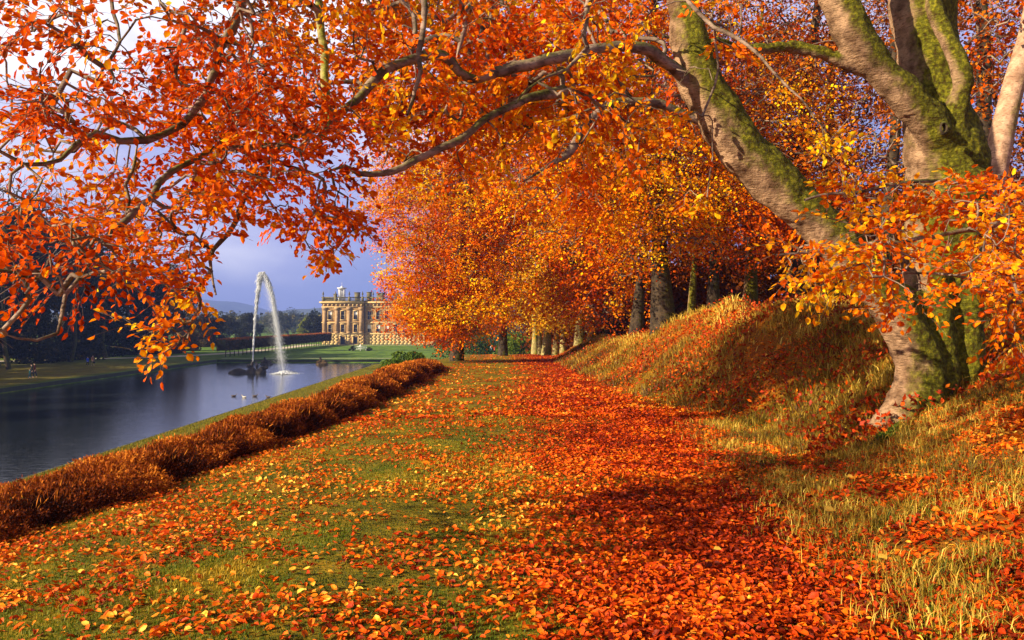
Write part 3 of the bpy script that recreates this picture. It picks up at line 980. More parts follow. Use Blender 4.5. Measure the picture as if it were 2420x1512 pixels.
# jet
m, n, l, out = nt('spray')
p = n.new('ShaderNodeBsdfDiffuse'); p.inputs['Color'].default_value = (0.93, 0.96, 1.0, 1)
tr = n.new('ShaderNodeBsdfTranslucent'); tr.inputs['Color'].default_value = (0.98, 0.98, 0.99, 1)
mx = n.new('ShaderNodeMixShader'); mx.inputs[0].default_value = 0.45
l.new(p.outputs[0], mx.inputs[1]); l.new(tr.outputs[0], mx.inputs[2])
l.new(mx.outputs[0], out.inputs['Surface'])
M_SPRAY = m
jt = empty('fountain_jet', (xat(597, D1), fy0, W))
tag(jt, 'tall white jet of water rising from the rock and falling to the right', 'fountain')


def pj(px, py): return np.array([xat(px, D1) - xat(597, D1), 0, zat(py, D1) - W])


def droplets(name, path, w0, w1, count, size, stretch, seed, pw=1.0, ysc=1.0):
    g = np.random.default_rng(seed)
    path = np.array(path)
    seg = np.linalg.norm(np.diff(path, axis=0), axis=1); cum = np.concatenate([[0], np.cumsum(seg)]); cum /= cum[-1]
    t = g.random(count) ** pw
    c = np.stack([np.interp(t, cum, path[:, k]) for k in range(3)], -1)
    w = np.interp(t, np.linspace(0, 1, len(w0)), w0)
    a_ = g.random(count) * 6.283
    rr = np.abs(g.normal(size=count)) * 0.6 * w
    c = c + np.stack([np.cos(a_) * rr, np.sin(a_) * rr * ysc, g.normal(size=count) * 0.05], -1)
    e_ = np.stack([np.interp(np.minimum(t + .02, 1), cum, path[:, k]) - np.interp(np.maximum(t - .02, 0), cum, path[:, k]) for k in range(3)], -1)
    d = norm(e_ + g.normal(size=(count, 3)) * 0.04)
    s1 = norm(np.cross(d, g.normal(size=(count, 3)))); s2 = np.cross(d, s1)
    s_ = size * (0.4 + g.random(count) ** 2 * 1.4) * np.interp(t, np.linspace(0, 1, len(w1)), w1)
    s_ = s_[:, None]
    v = np.stack([c - d * s_ * stretch, c + s1 * s_, c + s2 * s_, c - s1 * s_, c - s2 * s_, c + d * s_ * stretch], 1).reshape(-1, 3)
    b_ = np.arange(count)[:, None] * 6
    tr_ = np.array([[0, 2, 1], [0, 3, 2], [0, 4, 3], [0, 1, 4], [5, 1, 2], [5, 2, 3], [5, 3, 4], [5, 4, 1]]).ravel()
    L = (b_ + tr_[None]).ravel()
    return v, L, np.full(count * 8, 3)


up = [pj(x_, y_) for x_, y_ in ((597, 862), (598, 830), (601, 780), (605, 730), (609, 695), (613, 665), (617, 647))]
v1 = droplets('a', up, [.05, .07, .09, .12, .17, .25, .38], [.8, .8, .8, .9, 1, 1, 1.1], 16000, 0.028, 9, 1)
colm = tubes([(np.array(up)[:6], np.array([.085, .10, .12, .13, .09, .03]))], 8)
V, L, C = mesh_join([v1, colm])
mesh_obj('rising_jet', V, L, C, M_SPRAY, jt)
dn = [pj(x_, y_) for x_, y_ in ((614, 652), (620, 644), (628, 655), (637, 675), (645, 705), (652, 750), (659, 800), (665, 850), (669, 881))]
v2 = droplets('b', dn, [.26, .28, .27, .28, .34, .45, .6, .8, 1.0], [1.1, 1.1, 1, .85, .7, .6, .5, .42, .4], 30000, 0.020, 5, 2, 1.55)
v3 = droplets('c', [q + np.array([-.4, 0, -0.3]) for q in dn[2:]], [.5, .7, .9, 1.1, 1.3, 1.5, 1.6], [.6, .5, .4, .4, .35, .3, .3], 14000, 0.018, 3, 3)
V, L, C = mesh_join([v2, v3])
mesh_obj('falling_spray', V, L, C, M_SPRAY, jt)
g = np.random.default_rng(4)
sp = droplets('d', [pj(671, 883) + np.array([-1.5, 0, 0]), pj(671, 883), pj(671, 883) + np.array([1.7, 0, 0])], [.5, 1.6, .5], [.5, 1.3, .5], 5000, 0.04, 2, 6, 1.0, 1.4)
sp[0][:, 2] = 0.02 + np.abs(sp[0][:, 2] - pj(671, 883)[2]) * 2.6 * np.exp(-((sp[0][:, 0] - pj(671, 883)[0]) / 1.1) ** 2)
k_ = np.exp(-((sp[0][:, 0] - pj(671, 883)[0]) / 2.6) ** 2)
mesh_obj('splash', sp[0], sp[1], sp[2], M_SPRAY, jt)

# ducks
M_DUCK = plain('brown_feather', (0.10, 0.07, 0.05), 0.7, 0.4, 12)
M_DUCKW = plain('pale_feather', (0.5, 0.46, 0.4), 0.7, 0.2, 12)
M_BILL = plain('bill', (0.5, 0.3, 0.05), 0.5, 0.1)
for i, (px, rz, lab, mt) in enumerate(((552, 20, 'dark duck leading on the left, farthest from the jet reflection', M_DUCK), (577, 160, 'pale duck second from the left on the pond', M_DUCKW),
                                   (602, 10, 'small brown duck beside the reflection of the jet', M_DUCK), (634, 175, 'brown duck rightmost and nearest the grass bank', M_DUCK))):
    dd = 88.0 - (i % 2) * 1.2
    du = empty('duck', (xat(px, dd), dd, W), R(rz)); du.scale = (.8, .8, .8); tag(du, lab, 'duck', 'ducks on the pond')
    me = bpy.data.meshes.new('body')
    vs = [(-.34, 0, .16), (-.2, 0, .1), (0, 0, .08), (.2, 0, .09), (.28, 0, .2), (.31, 0, .31), (.38, 0, .33)]
    me.from_pydata(vs, [(k, k + 1) for k in range(6)], [])
    o = bpy.data.objects.new('body', me); COL.objects.link(o); o.parent = du; me.materials.append(mt)
    sk = o.modifiers.new('s', 'SKIN')
    for k, r_ in enumerate((.03, .11, .15, .12, .06, .07, .05)):
        me.skin_vertices[0].data[k].radius = (r_, r_ * .8)
    me.skin_vertices[0].data[2].use_root = True
    o.modifiers.new('ss', 'SUBSURF').levels = 1
    bl = MB(); bl.box(.40, .50, -.025, .025, .30, .335, .7); bl.build('bill', M_BILL, du)

# bench and shrubs on the far lawn
bn = empty('garden_bench', (xat(851, 204), 204, G)); tag(bn, 'white ornamental garden bench between two dark shrubs on the far lawn', 'bench')
mb = MB(); mb.box(-1.5, 1.5, -.25, .25, .42, .5); mb.build('seat', M_WHITE, bn)
mb = MB()
mb.box(-1.5, 1.5, .27, .33, .62, .7); mb.box(-1.5, 1.5, .27, .33, 1.0, 1.1)
for k in range(9): mb.box(-1.42 + k * .355 - .03, -1.42 + k * .355 + .03, .275, .325, .5, 1.02)
mb.box(-.35, .35, .275, .325, 1.1, 1.4, .4); mb.lathe(0, .3, 1.35, [(0.05, 0), (.14, .12), (.05, .3)], 8)
mb.build('backrest', M_WHITE, bn)
for sx in (-1.42, 0, 1.36):
    mb = MB(); mb.box(sx, sx + .1, -.22, -.12, 0, .42); mb.box(sx, sx + .1, .15, .25, 0, .42); mb.build('leg', M_WHITE, bn)
for px, lab in ((832, 'dark clipped shrub at the left end of the white bench'), (871, 'dark clipped shrub at the right end of the white bench')):
    sh = empty('shrub', (xat(px, 204), 204, G)); tag(sh, lab, 'shrub', 'shrubs beside the white bench')
    c, rr = lobes(1.2, .85, 12, int(px), .15)
    crown_leaves('foliage', c, rr, 1500, .12, M_DARKG, sh, 0, .7, .4, .8, int(px))
    V, L, C = tubes([(np.array([[0, 0, 0], [0, 0, .8]]), np.array([.06, .03]))], 5); mesh_obj('stem', V, L, C, M_BARKD, sh)

# ------------------------------------------------------------------ people
M_SKIN = plain('skin', (0.55, 0.33, 0.24), 0.6, 0.08)
PM = {k: plain('cloth_' + k, c, 0.85, 0.15, 20) for k, c in dict(
    navy=(0.012, 0.014, 0.03), black=(0.01, 0.01, 0.012), teal=(0.03, 0.20, 0.20), blue=(0.03, 0.10, 0.55), brown=(0.28, 0.12, 0.06),
    red=(0.75, 0.02, 0.012), white=(0.7, 0.7, 0.7), jeans=(0.05, 0.07, 0.14), maroon=(0.08, 0.01, 0.012), fawn=(0.35, 0.25, 0.15)).items()}
M_HAIR = plain('hair', (0.05, 0.03, 0.015), 0.7, 0.3, 30)


def skin_obj(name, verts, edges, radii, root, mat, parent, sub=1):
    me = bpy.data.meshes.new(name)
    me.from_pydata([tuple(v) for v in verts], edges, [])
    o = bpy.data.objects.new(name, me); COL.objects.link(o); o.parent = parent
    me.materials.append(mat)
    o.modifiers.new('skin', 'SKIN')
    sv = me.skin_vertices[0].data
    for k, r_ in enumerate(radii):
        sv[k].radius = (r_, r_) if not isinstance(r_, tuple) else r_
        sv[k].use_root = (k == root)
    md = o.modifiers.new('sub', 'SUBSURF'); md.levels = sub; md.render_levels = sub
    return o


def person(loc, rz, h, coat, legs, label, stride=0.22, arm=0.12, longcoat=False, hat=None):
    e_ = empty('person', loc, rz); tag(e_, label, 'person')
    s = h / 1.75
    # facing -y; x to the side
    V = [(0, 0, .93), (0, 0, 1.10), (0, 0, 1.30), (0, 0, 1.45), (0, -.01, 1.53), (0, -.02, 1.62), (0, -.02, 1.70)]
    E = [(k, k + 1) for k in range(6)]
    Rr = [(.14, .10), (.13, .095), (.16, .11), (.12, .09), .055, (.085, .10), (.07, .085)]
    for sx in (-1, 1):
        b_ = len(V)
        ph = stride * sx
        V += [(.09 * sx, 0, .86), (.10 * sx, -ph * .6, .48), (.10 * sx, -ph * .9 + .03, .09), (.10 * sx, -ph * .9 - .10, .045)]
        Rr += [.085, .055, .036, .032]
        E += [(0, b_), (b_, b_ + 1), (b_ + 1, b_ + 2), (b_ + 2, b_ + 3)]
        b_ = len(V)
        pa = -arm * sx
        V += [(.19 * sx, 0, 1.40), (.23 * sx, -pa * .4, 1.14), (.24 * sx, -pa - .06, .91), (.24 * sx, -pa - .09, .83)]
        Rr += [.055, .042, .028, (.02, .034)]
        E += [(3, b_), (b_, b_ + 1), (b_ + 1, b_ + 2), (b_ + 2, b_ + 3)]
        hnd = b_ + 3
        for f_, (dy, ln) in enumerate(((-.03, .072), (-.01, .085), (.01, .08), (.028, .062))):
            c_ = len(V)
            V += [(.24 * sx, -pa - .09 + dy, .79), (.235 * sx, -pa - .10 + dy, .79 - ln)]
            Rr += [.009, .007]; E += [(hnd, c_), (c_, c_ + 1)]
        c_ = len(V)
        V += [(.225 * sx, -pa - .14, .82), (.22 * sx, -pa - .155, .775)]; Rr += [.010, .008]; E += [(hnd, c_), (c_, c_ + 1)]
    V = [tuple(q * s for q in v) for v in V]
    Rr = [tuple(q * s for q in r_) if isinstance(r_, tuple) else r_ * s for r_ in Rr]
    skin_obj('body', V, E, Rr, 0, M_SKIN, e_)
    # coat
    Cv = [(0, 0, .60 if longcoat else .84), (0, 0, .95), (0, 0, 1.12), (0, 0, 1.32), (0, 0, 1.46)]
    Ce = [(k, k + 1) for k in range(4)]; Cr = [(.20, .15), (.18, .14), (.165, .13), (.19, .135), (.13, .10)]
    for sx in (-1, 1):
        b_ = len(Cv); pa = -arm * sx
        Cv += [(.20 * sx, 0, 1.41), (.235 * sx, -pa * .4, 1.14), (.245 * sx, -pa - .05, .93)]; Cr += [.075, .06, .048]
        Ce += [(4, b_), (b_, b_ + 1), (b_ + 1, b_ + 2)]
    skin_obj('coat', [tuple(q * s for q in v) for v in Cv], Ce, [tuple(q * s for q in r_) if isinstance(r_, tuple) else r_ * s for r_ in Cr], 1, PM[coat], e_)
    Lv = [(0, 0, .93)]; Le = []; Lr = [(.15, .11)]
    for sx in (-1, 1):
        b_ = len(Lv); ph = stride * sx
        Lv += [(.09 * sx, 0, .84), (.10 * sx, -ph * .6, .48), (.10 * sx, -ph * .9 + .03, .12)]; Lr += [.10, .07, .055]
        Le += [(0, b_), (b_, b_ + 1), (b_ + 1, b_ + 2)]
    skin_obj('trousers', [tuple(q * s for q in v) for v in Lv], Le, [tuple(q * s for q in r_) if isinstance(r_, tuple) else r_ * s for r_ in Lr], 0, PM[legs], e_)
    skin_obj('hair', [tuple(q * s for q in v) for v in ((0, .03, 1.60), (0, .02, 1.70), (0, 0, 1.76))], [(0, 1), (1, 2)], [(.08 * s, .08 * s), (.098 * s, .10 * s), (.06 * s, .06 * s)], 1, M_HAIR if hat is None else PM[hat], e_)
    return e_


person((xat(75, 109), 109, G), R(-60), 1.78, 'black', 'black', 'person in a long black coat walking on the left bank, beside the teal jacket', longcoat=True)
person((xat(84, 110), 109.8, G), R(-60), 1.88, 'maroon', 'navy', 'tall person in dark maroon coat, right of the group of three on the left bank', longcoat=True)
person((xat(70, 107.5), 107.5, G), R(-60), 1.25, 'teal', 'teal', 'child in teal jacket and trousers beside the two dark coated walkers')
person((xat(207, 137), 137, G), R(60), 1.5, 'blue', 'navy', 'person in bright blue jacket on the left bank near the water')
person((xat(217, 137), 137.3, G), R(60), 1.72, 'brown', 'fawn', 'person in brown coat walking beside the bright blue jacket')
bg_ = MB(); bg_.box(-.16, .16, -.08, .08, 0, .28, .8); bg_.box(-.1, -.07, -.01, .01, .28, .45); bg_.box(.07, .1, -.01, .01, .28, .45); bg_.box(-.1, .1, -.01, .01, .45, .48)
o = bg_.build('handbag', PM['black']); o.location = (xat(217, 137) + .30, 137.15, G + .42); tag(o, 'black bag hanging from the hand of the brown coated walker', 'bag')
person((xat(1160, 196), 196, H(np.array([xat(1160, 196)]), np.array([196.]))[0]), R(10), 1.6, 'white', 'blue', 'person in white top and blue trousers, small and far off beyond the path end', hat='white')
person((xat(1168, 195), 195, H(np.array([xat(1168, 195)]), np.array([195.]))[0]), R(-20), 1.7, 'red', 'red', 'person in red clothes, small and far off beyond the path end', longcoat=True)

# ------------------------------------------------------------------ branch growing
def grow(seeds, attr_pts, step=0.35, arc=0.12, wob=0.05, seed=0, bias=None, minn=2):
    """connect every attractor to the nearest part of the skeleton. returns paths (idx lists), nodes, last dirs, loads"""
    g = np.random.default_rng(seed)
    seeds = np.asarray(seeds)
    d0 = np.array([np.min(np.sum((seeds - a) ** 2, 1)) for a in attr_pts])
    order = np.argsort(d0)
    cap = len(seeds) + sum(minn + int(math.sqrt(x) / step) + 3 for x in d0) + 16 * len(attr_pts)
    nodes = np.zeros((cap, 3)); par = np.full(cap, -1); nodes[:len(seeds)] = seeds
    n = len(seeds)
    depth = np.zeros(cap)
    paths = []; dirs = np.zeros((len(attr_pts), 3)); endi = np.zeros(len(attr_pts), int)
    for ai in order:
        a = attr_pts[ai]
        dv = nodes[:n] - a
        q = np.sqrt(np.sum(dv * dv, 1))
        cost = q + 0.10 * depth[:n]
        i = int(np.argmin(cost))
        dist = q[i]
        k = min(14, max(minn, int(dist / step) + 1))
        t = np.linspace(0, 1, k + 1)[1:]
        base = nodes[i]
        ax = norm((a - base)[None])[0]
        off = np.array([0, 0, arc * dist]) + g.normal(size=3) * wob * dist
        pts = base + (a - base) * t[:, None] + off * np.sin(np.pi * t)[:, None] + g.normal(size=(k, 3)) * wob * 0.35 * dist / k
        pts[-1] = a
        ids = [i]
        for j in range(k):
            nodes[n] = pts[j]; par[n] = ids[-1]; depth[n] = depth[ids[-1]] + dist / k
            ids.append(n); n += 1
        paths.append(ids)
        e_ = pts[-1] - (pts[-2] if k > 1 else base)
        dirs[ai] = e_ / max(1e-6, np.linalg.norm(e_)); endi[ai] = n - 1
    load = np.zeros(n)
    load[endi] += 1
    for j in range(n - 1, len(seeds) - 1, -1):
        load[par[j]] += load[j]
    return paths, nodes[:n], dirs, load


def path_tubes(paths, nodes, load, r0, pw, rmax, r_tip=0.5):
    out = []
    for ids in paths:
        pts = nodes[ids]
        ld_ = load[ids].copy(); ld_[0] = ld_[1] if len(ids) > 1 else ld_[0]
        rr = np.minimum(r0 * ld_ ** pw, rmax)
        rr[-1] *= r_tip if ld_[-1] <= 1 else 1
        out.append((pts, rr))
    return out


def spray_templates(K, nl, length, seed, droop=0.15, nt=5, spread=0.85):
    """flat leafy sprays: list of leaf (pos, dir, normal) + twig paths, in local x-forward frame"""
    g = np.random.default_rng(seed)
    T = []
    for k in range(K):
        P_, D_, N_, tw = [], [], [], []
        for j in range(nt):
            if j == 0:
                s0 = np.zeros(3); a0 = g.normal() * .15; L_ = length
            else:
                f_ = 0.12 + 0.7 * j / nt
                s0 = np.array([length * f_ * .9, 0, -droop * f_ ** 2 * length])
                a0 = (1 if j % 2 else -1) * (0.5 + 0.4 * g.random()) * spread * 1.2; L_ = length * (0.75 - 0.45 * f_) * (0.7 + .6 * g.random())
            d_ = np.array([math.cos(a0), math.sin(a0), g.normal() * .12])
            m_ = max(2, int(round(nl / nt * (1.6 if j == 0 else .85))))
            tt = np.linspace(0.12, 1.0, m_)
            pp = s0 + d_ * (tt * L_)[:, None] + np.array([0, 0, -droop * L_]) * (tt ** 2)[:, None]
            tw.append(np.array([s0, s0 + d_ * L_ * .5 + np.array([0, 0, -droop * L_ * .25]), s0 + d_ * L_ + np.array([0, 0, -droop * L_])]))
            for q in range(m_):
                sg = 1 if q % 2 else -1
                an = a0 + sg * (0.75 + g.normal() * .25) * (1 if q < m_ - 1 else .1)
                P_.append(pp[q]); D_.append((math.cos(an), math.sin(an), -0.15 + g.normal() * .3)); N_.append((g.normal() * .35, g.normal() * .35, 1))
        T.append((np.array(P_), np.array(D_), np.array(N_), tw))
    return T


def foliage(ends, dirs, T, seed, level=0.6, scale=1.0, tilt=0.35):
    """place a spray template on each end; returns leaf arrays and twig paths"""
    g = np.random.default_rng(seed)
    pick = g.integers(0, len(T), len(ends))
    fw = dirs.copy(); fw[:, 2] *= (1 - level); fw[:, 2] -= 0.08
    fw = norm(fw + g.normal(size=fw.shape) * 0.2)
    up_ = norm(np.array([0, 0, 1.0]) + g.normal(size=fw.shape) * tilt)
    sd = norm(np.cross(up_, fw)); up_ = np.cross(fw, sd)
    P_, D_, N_, I_, tw = [], [], [], [], []
    for k in range(len(T)):
        w_ = np.where(pick == k)[0]
        if not len(w_): continue
        sc = (scale * (0.75 + 0.5 * g.random(len(w_))))[:, None, None]
        M_ = np.stack([fw[w_], sd[w_], up_[w_]], 1)       # rows are axes
        tp, td, tn, tt = T[k]
        P_.append((np.einsum('lj,njk->nlk', tp, M_) * sc + ends[w_][:, None]).reshape(-1, 3))
        D_.append(np.einsum('lj,njk->nlk', td, M_).reshape(-1, 3)); N_.append(np.einsum('lj,njk->nlk', tn, M_).reshape(-1, 3))
        I_.append(np.repeat(w_, len(tp)))
        for t_ in tt:
            q_ = np.einsum('lj,njk->nlk', t_, M_) * sc + ends[w_][:, None]
            tw.extend(list(q_))
    return np.vstack(P_), np.vstack(D_), np.vstack(N_), np.concatenate(I_), tw


def smooth_poly(pts, step):
    """Catmull-Rom resample of (N,4) x,y,z,r"""
    pts = np.asarray(pts, float)
    q = np.vstack([2 * pts[0] - pts[1], pts, 2 * pts[-1] - pts[-2]])
    out = []
    for i in range(1, len(q) - 2):
        ln = np.linalg.norm(q[i + 1, :3] - q[i, :3]); k = max(1, int(ln / step))
        for t in np.arange(k) / k:
            out.append(0.5 * ((2 * q[i]) + (-q[i - 1] + q[i + 1]) * t + (2 * q[i - 1] - 5 * q[i] + 4 * q[i + 1] - q[i + 2]) * t * t + (-q[i - 1] + 3 * q[i] - 3 * q[i + 1] + q[i + 2]) * t ** 3))
    out.append(q[-2])
    return np.array(out)


def poly(lst, rpx=None):
    """(px,py,D,rpx) -> (x,y,z,r)"""
    return np.array([np.append(P(a[0], a[1], a[2]), a[3] * a[2] / F) for a in lst])


# ------------------------------------------------------------------ the big leaning beech
beech = empty('beech_tree', tuple(P(2240, 985, 10.1)))
tag(beech, 'huge mossy old beech leaning over the path with forked trunk and orange leafy limbs', 'tree')
B0 = np.array(beech.location)


def rel(V, o): return np.asarray(V) - np.array(o)


stemA = [(2150, 1030, 9.9, 105), (2160, 985, 9.92, 82), (2170, 930, 9.95, 62), (2170, 865, 10, 54), (2150, 800, 10, 50), (2108, 728, 10, 46), (2050, 650, 9.95, 47), (1985, 580, 9.9, 50),
         (1918, 512, 9.85, 53), (1850, 450, 9.8, 56), (1783, 385, 9.75, 58), (1722, 310, 9.7, 57), (1678, 240, 9.7, 56), (1648, 175, 9.7, 54), (1630, 105, 9.75, 46), (1618, 40, 9.8, 38), (1605, -40, 9.9, 34), (1590, -200, 10, 28), (1560, -420, 10.2, 20)]
stemB = [(2250, 1010, 10.5, 120), (2246, 940, 10.5, 98), (2240, 860, 10.5, 78), (2232, 780, 10.5, 80), (2222, 700, 10.55, 84), (2225, 600, 10.6, 86), (2235, 500, 10.6, 88), (2238, 420, 10.6, 88), (2228, 350, 10.6, 84), (2214, 280, 10.65, 76),
         (2200, 200, 10.7, 72), (2192, 110, 10.75, 70), (2178, 0, 10.8, 74), (2165, -120, 10.9, 60), (2150, -350, 11, 40)]
limbL = [(2226, 340, 10.35, 46), (2190, 282, 10.2, 42), (2140, 226, 10.1, 42), (2078, 160, 10.05, 43), (2025, 95, 10, 41), (1988, 20, 10, 38), (1962, -60, 10, 36), (1900, -260, 10, 28)]
limbR = [(2262, 400, 10.4, 30), (2258, 310, 10.25, 27), (2262, 250, 10.2, 24), (2276, 195, 10.15, 22), (2262, 140, 10.15, 21), (2236, 88, 10.2, 20), (2212, 20, 10.3, 18), (2205, -60, 10.4, 16)]
limbM = [(2060, 168, 10.15, 22), (2010, 158, 10.1, 18), (1950, 130, 10.05, 17), (1880, 112, 10, 15), (1800, 116, 9.9, 13), (1740, 110, 9.8, 12), (1685, 96, 9.6, 10)]
root1 = [(2178, 985, 9.9, 34), (2160, 1010, 9.7, 24), (2120, 1032, 9.45, 17), (2080, 1048, 9.25, 11), (2050, 1062, 9.1, 6)]
root2 = [(2200, 960, 10, 40), (2225, 975, 9.8, 30), (2262, 985, 9.7, 22), (2300, 1000, 9.6, 10)]
root3 = [(2290, 900, 10.4, 50), (2320, 935, 10.2, 36), (2345, 950, 10.2, 20)]
ridgeB = [(2205, 640, 10.2, 34), (2212, 760, 10.15, 40), (2222, 880, 10.1, 40), (2216, 960, 9.95, 34)]
ridgeC = [(2278, 560, 10.3, 34), (2286, 700, 10.25, 36), (2282, 850, 10.2, 34), (2280, 930, 10.2, 30)]
forkAB = [(2210, 800, 10.3, 60), (2165, 740, 10.2, 46), (2110, 690, 10.1, 30)]
burr = [(2232, 300, 10.05, 16), (2236, 312, 9.98, 13)]


def polytube(lst, sides, step=0.12, wig=0.0, seed=0):
    q = smooth_poly(poly(lst), step)
    if wig:
        nz1 = (fbm(q[:, :3], 1.1, 3, seed) - .5)[:, None] * wig
        q[:, 3] *= (1 + nz1[:, 0] * 2)
    return (q[:, :3], q[:, 3])


tt = [polytube(x_, 28, 0.1, 0.12, k) for k, x_ in enumerate((stemA, stemB, limbL, limbR, root1, root2, root3, ridgeB, ridgeC, forkAB, burr, limbM))]
V, L, C = tubes(tt, 28)
# close the tube ends
caps_v, caps_l, caps_c = [V], [L], [C]
off = 0
extra_l, extra_c = [], []
for p_ in tt:
    n_ = len(p_[0])
    extra_l += list(range(off, off + 28))[::-1]; extra_c.append(28)
    extra_l += list(range(off + (n_ - 1) * 28, off + n_ * 28)); extra_c.append(28)
    off += n_ * 28
tr_o = mesh_obj('trunk', rel(V, B0), np.concatenate([L, extra_l]), np.concatenate([C, extra_c]), M_BARKM, beech, smooth=True)
md = tr_o.modifiers.new('remesh', 'REMESH'); md.mode = 'VOXEL'; md.voxel_size = 0.03; md.use_smooth_shade = True
md = tr_o.modifiers.new('smooth', 'SMOOTH'); md.iterations = 6; md.factor = 0.6
tx = bpy.data.textures.new('bark_lumps', 'CLOUDS'); tx.noise_scale = 0.35; tx.noise_depth = 3
md = tr_o.modifiers.new('lumps', 'DISPLACE'); md.texture = tx; md.strength = 0.10; md.mid_level = 0.5; md.texture_coords = 'LOCAL'
tx = bpy.data.textures.new('bark_fine', 'CLOUDS'); tx.noise_scale = 0.07; tx.noise_depth = 2
md = tr_o.modifiers.new('fine', 'DISPLACE'); md.texture = tx; md.strength = 0.018; md.mid_level = 0.5; md.texture_coords = 'LOCAL'
# knot hole
kb3 = MB()
kp = P(2232, 301, 9.83)
for i in range(1):
    v = []; 
    for r_, dy in ((.065, .03), (.05, .0), (.035, .015), (.03, .08)):
        for k in range(14):
            a_ = 2 * math.pi * k / 14
            v.append((kp[0] - B0[0] + r_ * .75 * math.cos(a_), kp[1] - B0[1] + dy, kp[2] - B0[2] + r_ * 1.25 * math.sin(a_)))
    f = []
    for q in range(3):
        for k in range(14):
            f.append((q * 14 + k, q * 14 + (k + 1) % 14, (q + 1) * 14 + (k + 1) % 14, (q + 1) * 14 + k))
    kb3.raw(v, f)
kb3.build('knot', M_BARKD, beech, smooth=True)
g = np.random.default_rng(8)

# limbs that reach over the path and the pond (px, py, D, radius px)
LIMBS = [
    [(1668, 235, 9.75, 22), (1620, 180, 9.6, 22), (1575, 146, 9.4, 20), (1520, 112, 9.2, 17), (1440, 108, 9.0, 16), (1360, 128, 8.8, 16), (1290, 146, 8.6, 16), (1210, 158, 8.4, 16), (1115, 188, 8.2, 15), (1075, 150, 8.1, 15), (1030, 130, 8.0, 15), (960, 148, 7.8, 15),
     (890, 182, 7.6, 14), (840, 235, 7.4, 13), (780, 288, 7.1, 13), (720, 308, 6.9, 11), (665, 342, 6.7, 11), (640, 380, 6.6, 10), (600, 425, 6.4, 8), (565, 490, 6.2, 7.5), (545, 545, 6.1, 7.5), (515, 590, 6.0, 7), (508, 640, 5.9, 4), (512, 700, 5.8, 2.5)],
    [(1330, 215, 9.2, 18), (1240, 235, 8.6, 12), (1165, 272, 8.2, 11), (1090, 330, 7.9, 11), (1025, 355, 7.7, 11), (950, 393, 7.5, 11), (900, 410, 7.4, 9), (850, 412, 7.3, 8), (815, 392, 7.2, 6), (780, 400, 7.1, 3)],
    [(752, -60, 7.4, 10), (755, 60, 7.2, 10), (766, 150, 7.15, 10), (772, 230, 7.1, 11), (778, 285, 7.1, 11), (750, 325, 7.0, 8), (748, 345, 7, 6)],
    [(600, -80, 6.2, 14), (562, 20, 6.0, 12), (540, 80, 5.9, 12), (520, 120, 5.85, 11), (505, 180, 5.7, 10), (488, 225, 5.6, 9.5), (458, 262, 5.5, 9), (430, 288, 5.4, 9), (385, 310, 5.3, 8), (348, 328, 5.2, 10), (290, 336, 5.1, 9), (232, 318, 5.0, 7), (185, 342, 4.9, 7),
     (145, 374, 4.8, 6), (100, 390, 4.7, 6), (52, 390, 4.6, 5), (0, 352, 4.5, 4), (-60, 330, 4.4, 3)],
    [(640, 345, 6.7, 9), (560, 345, 6.2, 7), (505, 352, 5.9, 7), (465, 375, 5.7, 7.5), (402, 404, 5.5, 8), (370, 430, 5.4, 8.5), (350, 466, 5.3, 8.5), (320, 492, 5.2, 8), (290, 526, 5.1, 8), (258, 556, 5.0, 8), (212, 618, 4.9, 6.5), (180, 658, 4.8, 6), (146, 698, 4.7, 5), (136, 750, 4.6, 5), (128, 792, 4.55, 4), (85, 812, 4.5, 3.5), (35, 806, 4.4, 3), (8, 798, 4.35, 2)],
    [(540, -60, 4.8, 6), (275, -40, 4.6, 6), (272, 60, 4.5, 5), (275, 95, 4.4, 4), (262, 120, 4.4, 4), (245, 160, 4.3, 3), (230, 200, 4.3, 2)],
    [(505, 180, 5.7, 9), (512, 120, 5.6, 6), (505, 80, 5.5, 5), (470, 60, 5.4, 4), (410, 48, 5.2, 4), (380, 10, 5.1, 3), (360, -30, 5.0, 3)],
    [(1000, -80, 8.2, 9), (1002, 0, 8.0, 8), (990, 120, 7.8, 7), (992, 170, 7.7, 6), (975, 230, 7.6, 5), (960, 270, 7.5, 3)],
    [(1395, -40, 7.0, 7), (1384, 40, 6.8, 6), (1378, 100, 6.7, 6), (1387, 120, 6.7, 6), (1340, 165, 6.6, 4), (1250, 205, 6.4, 3), (1215, 240, 6.3, 2)],
    [(1590, -30, 7.4, 6), (1690, 60, 7.2, 5), (1780, 120, 7.1, 4), (1850, 190, 7.0, 3), (1920, 280, 6.9, 2)],
    [(1530, 520, 9.3, 6), (1235, 430, 8.8, 2), (1290, 395, 8.9, 5), (1350, 350, 9.0, 10), (1400, 280, 9.2, 10), (1500, 240, 9.5, 12), (1620, 270, 9.65, 12), (1690, 300, 9.75, 10)][1:],
    # low limbs from the right in front of the trunk
    [(2620, 470, 8.4, 12), (2500, 500, 7.8, 10), (2380, 520, 7.2, 8), (2250, 545, 6.9, 6), (2100, 570, 6.6, 5), (1960, 590, 6.4, 4), (1830, 600, 6.3, 3)],
    [(2560, 420, 8.4, 9), (2400, 440, 7.9, 7), (2250, 430, 7.6, 5), (2080, 440, 7.4, 4), (1900, 470, 7.2, 3)],
    [(2600, 620, 7.4, 8), (2450, 640, 6.8, 6), (2320, 660, 6.5, 4), (2180, 650, 6.2, 3), (2060, 660, 6.0, 3)],
    [(2600, 760, 7.2, 6), (2480, 740, 7.0, 5), (2360, 700, 6.8, 3)],
]
limb_paths = []
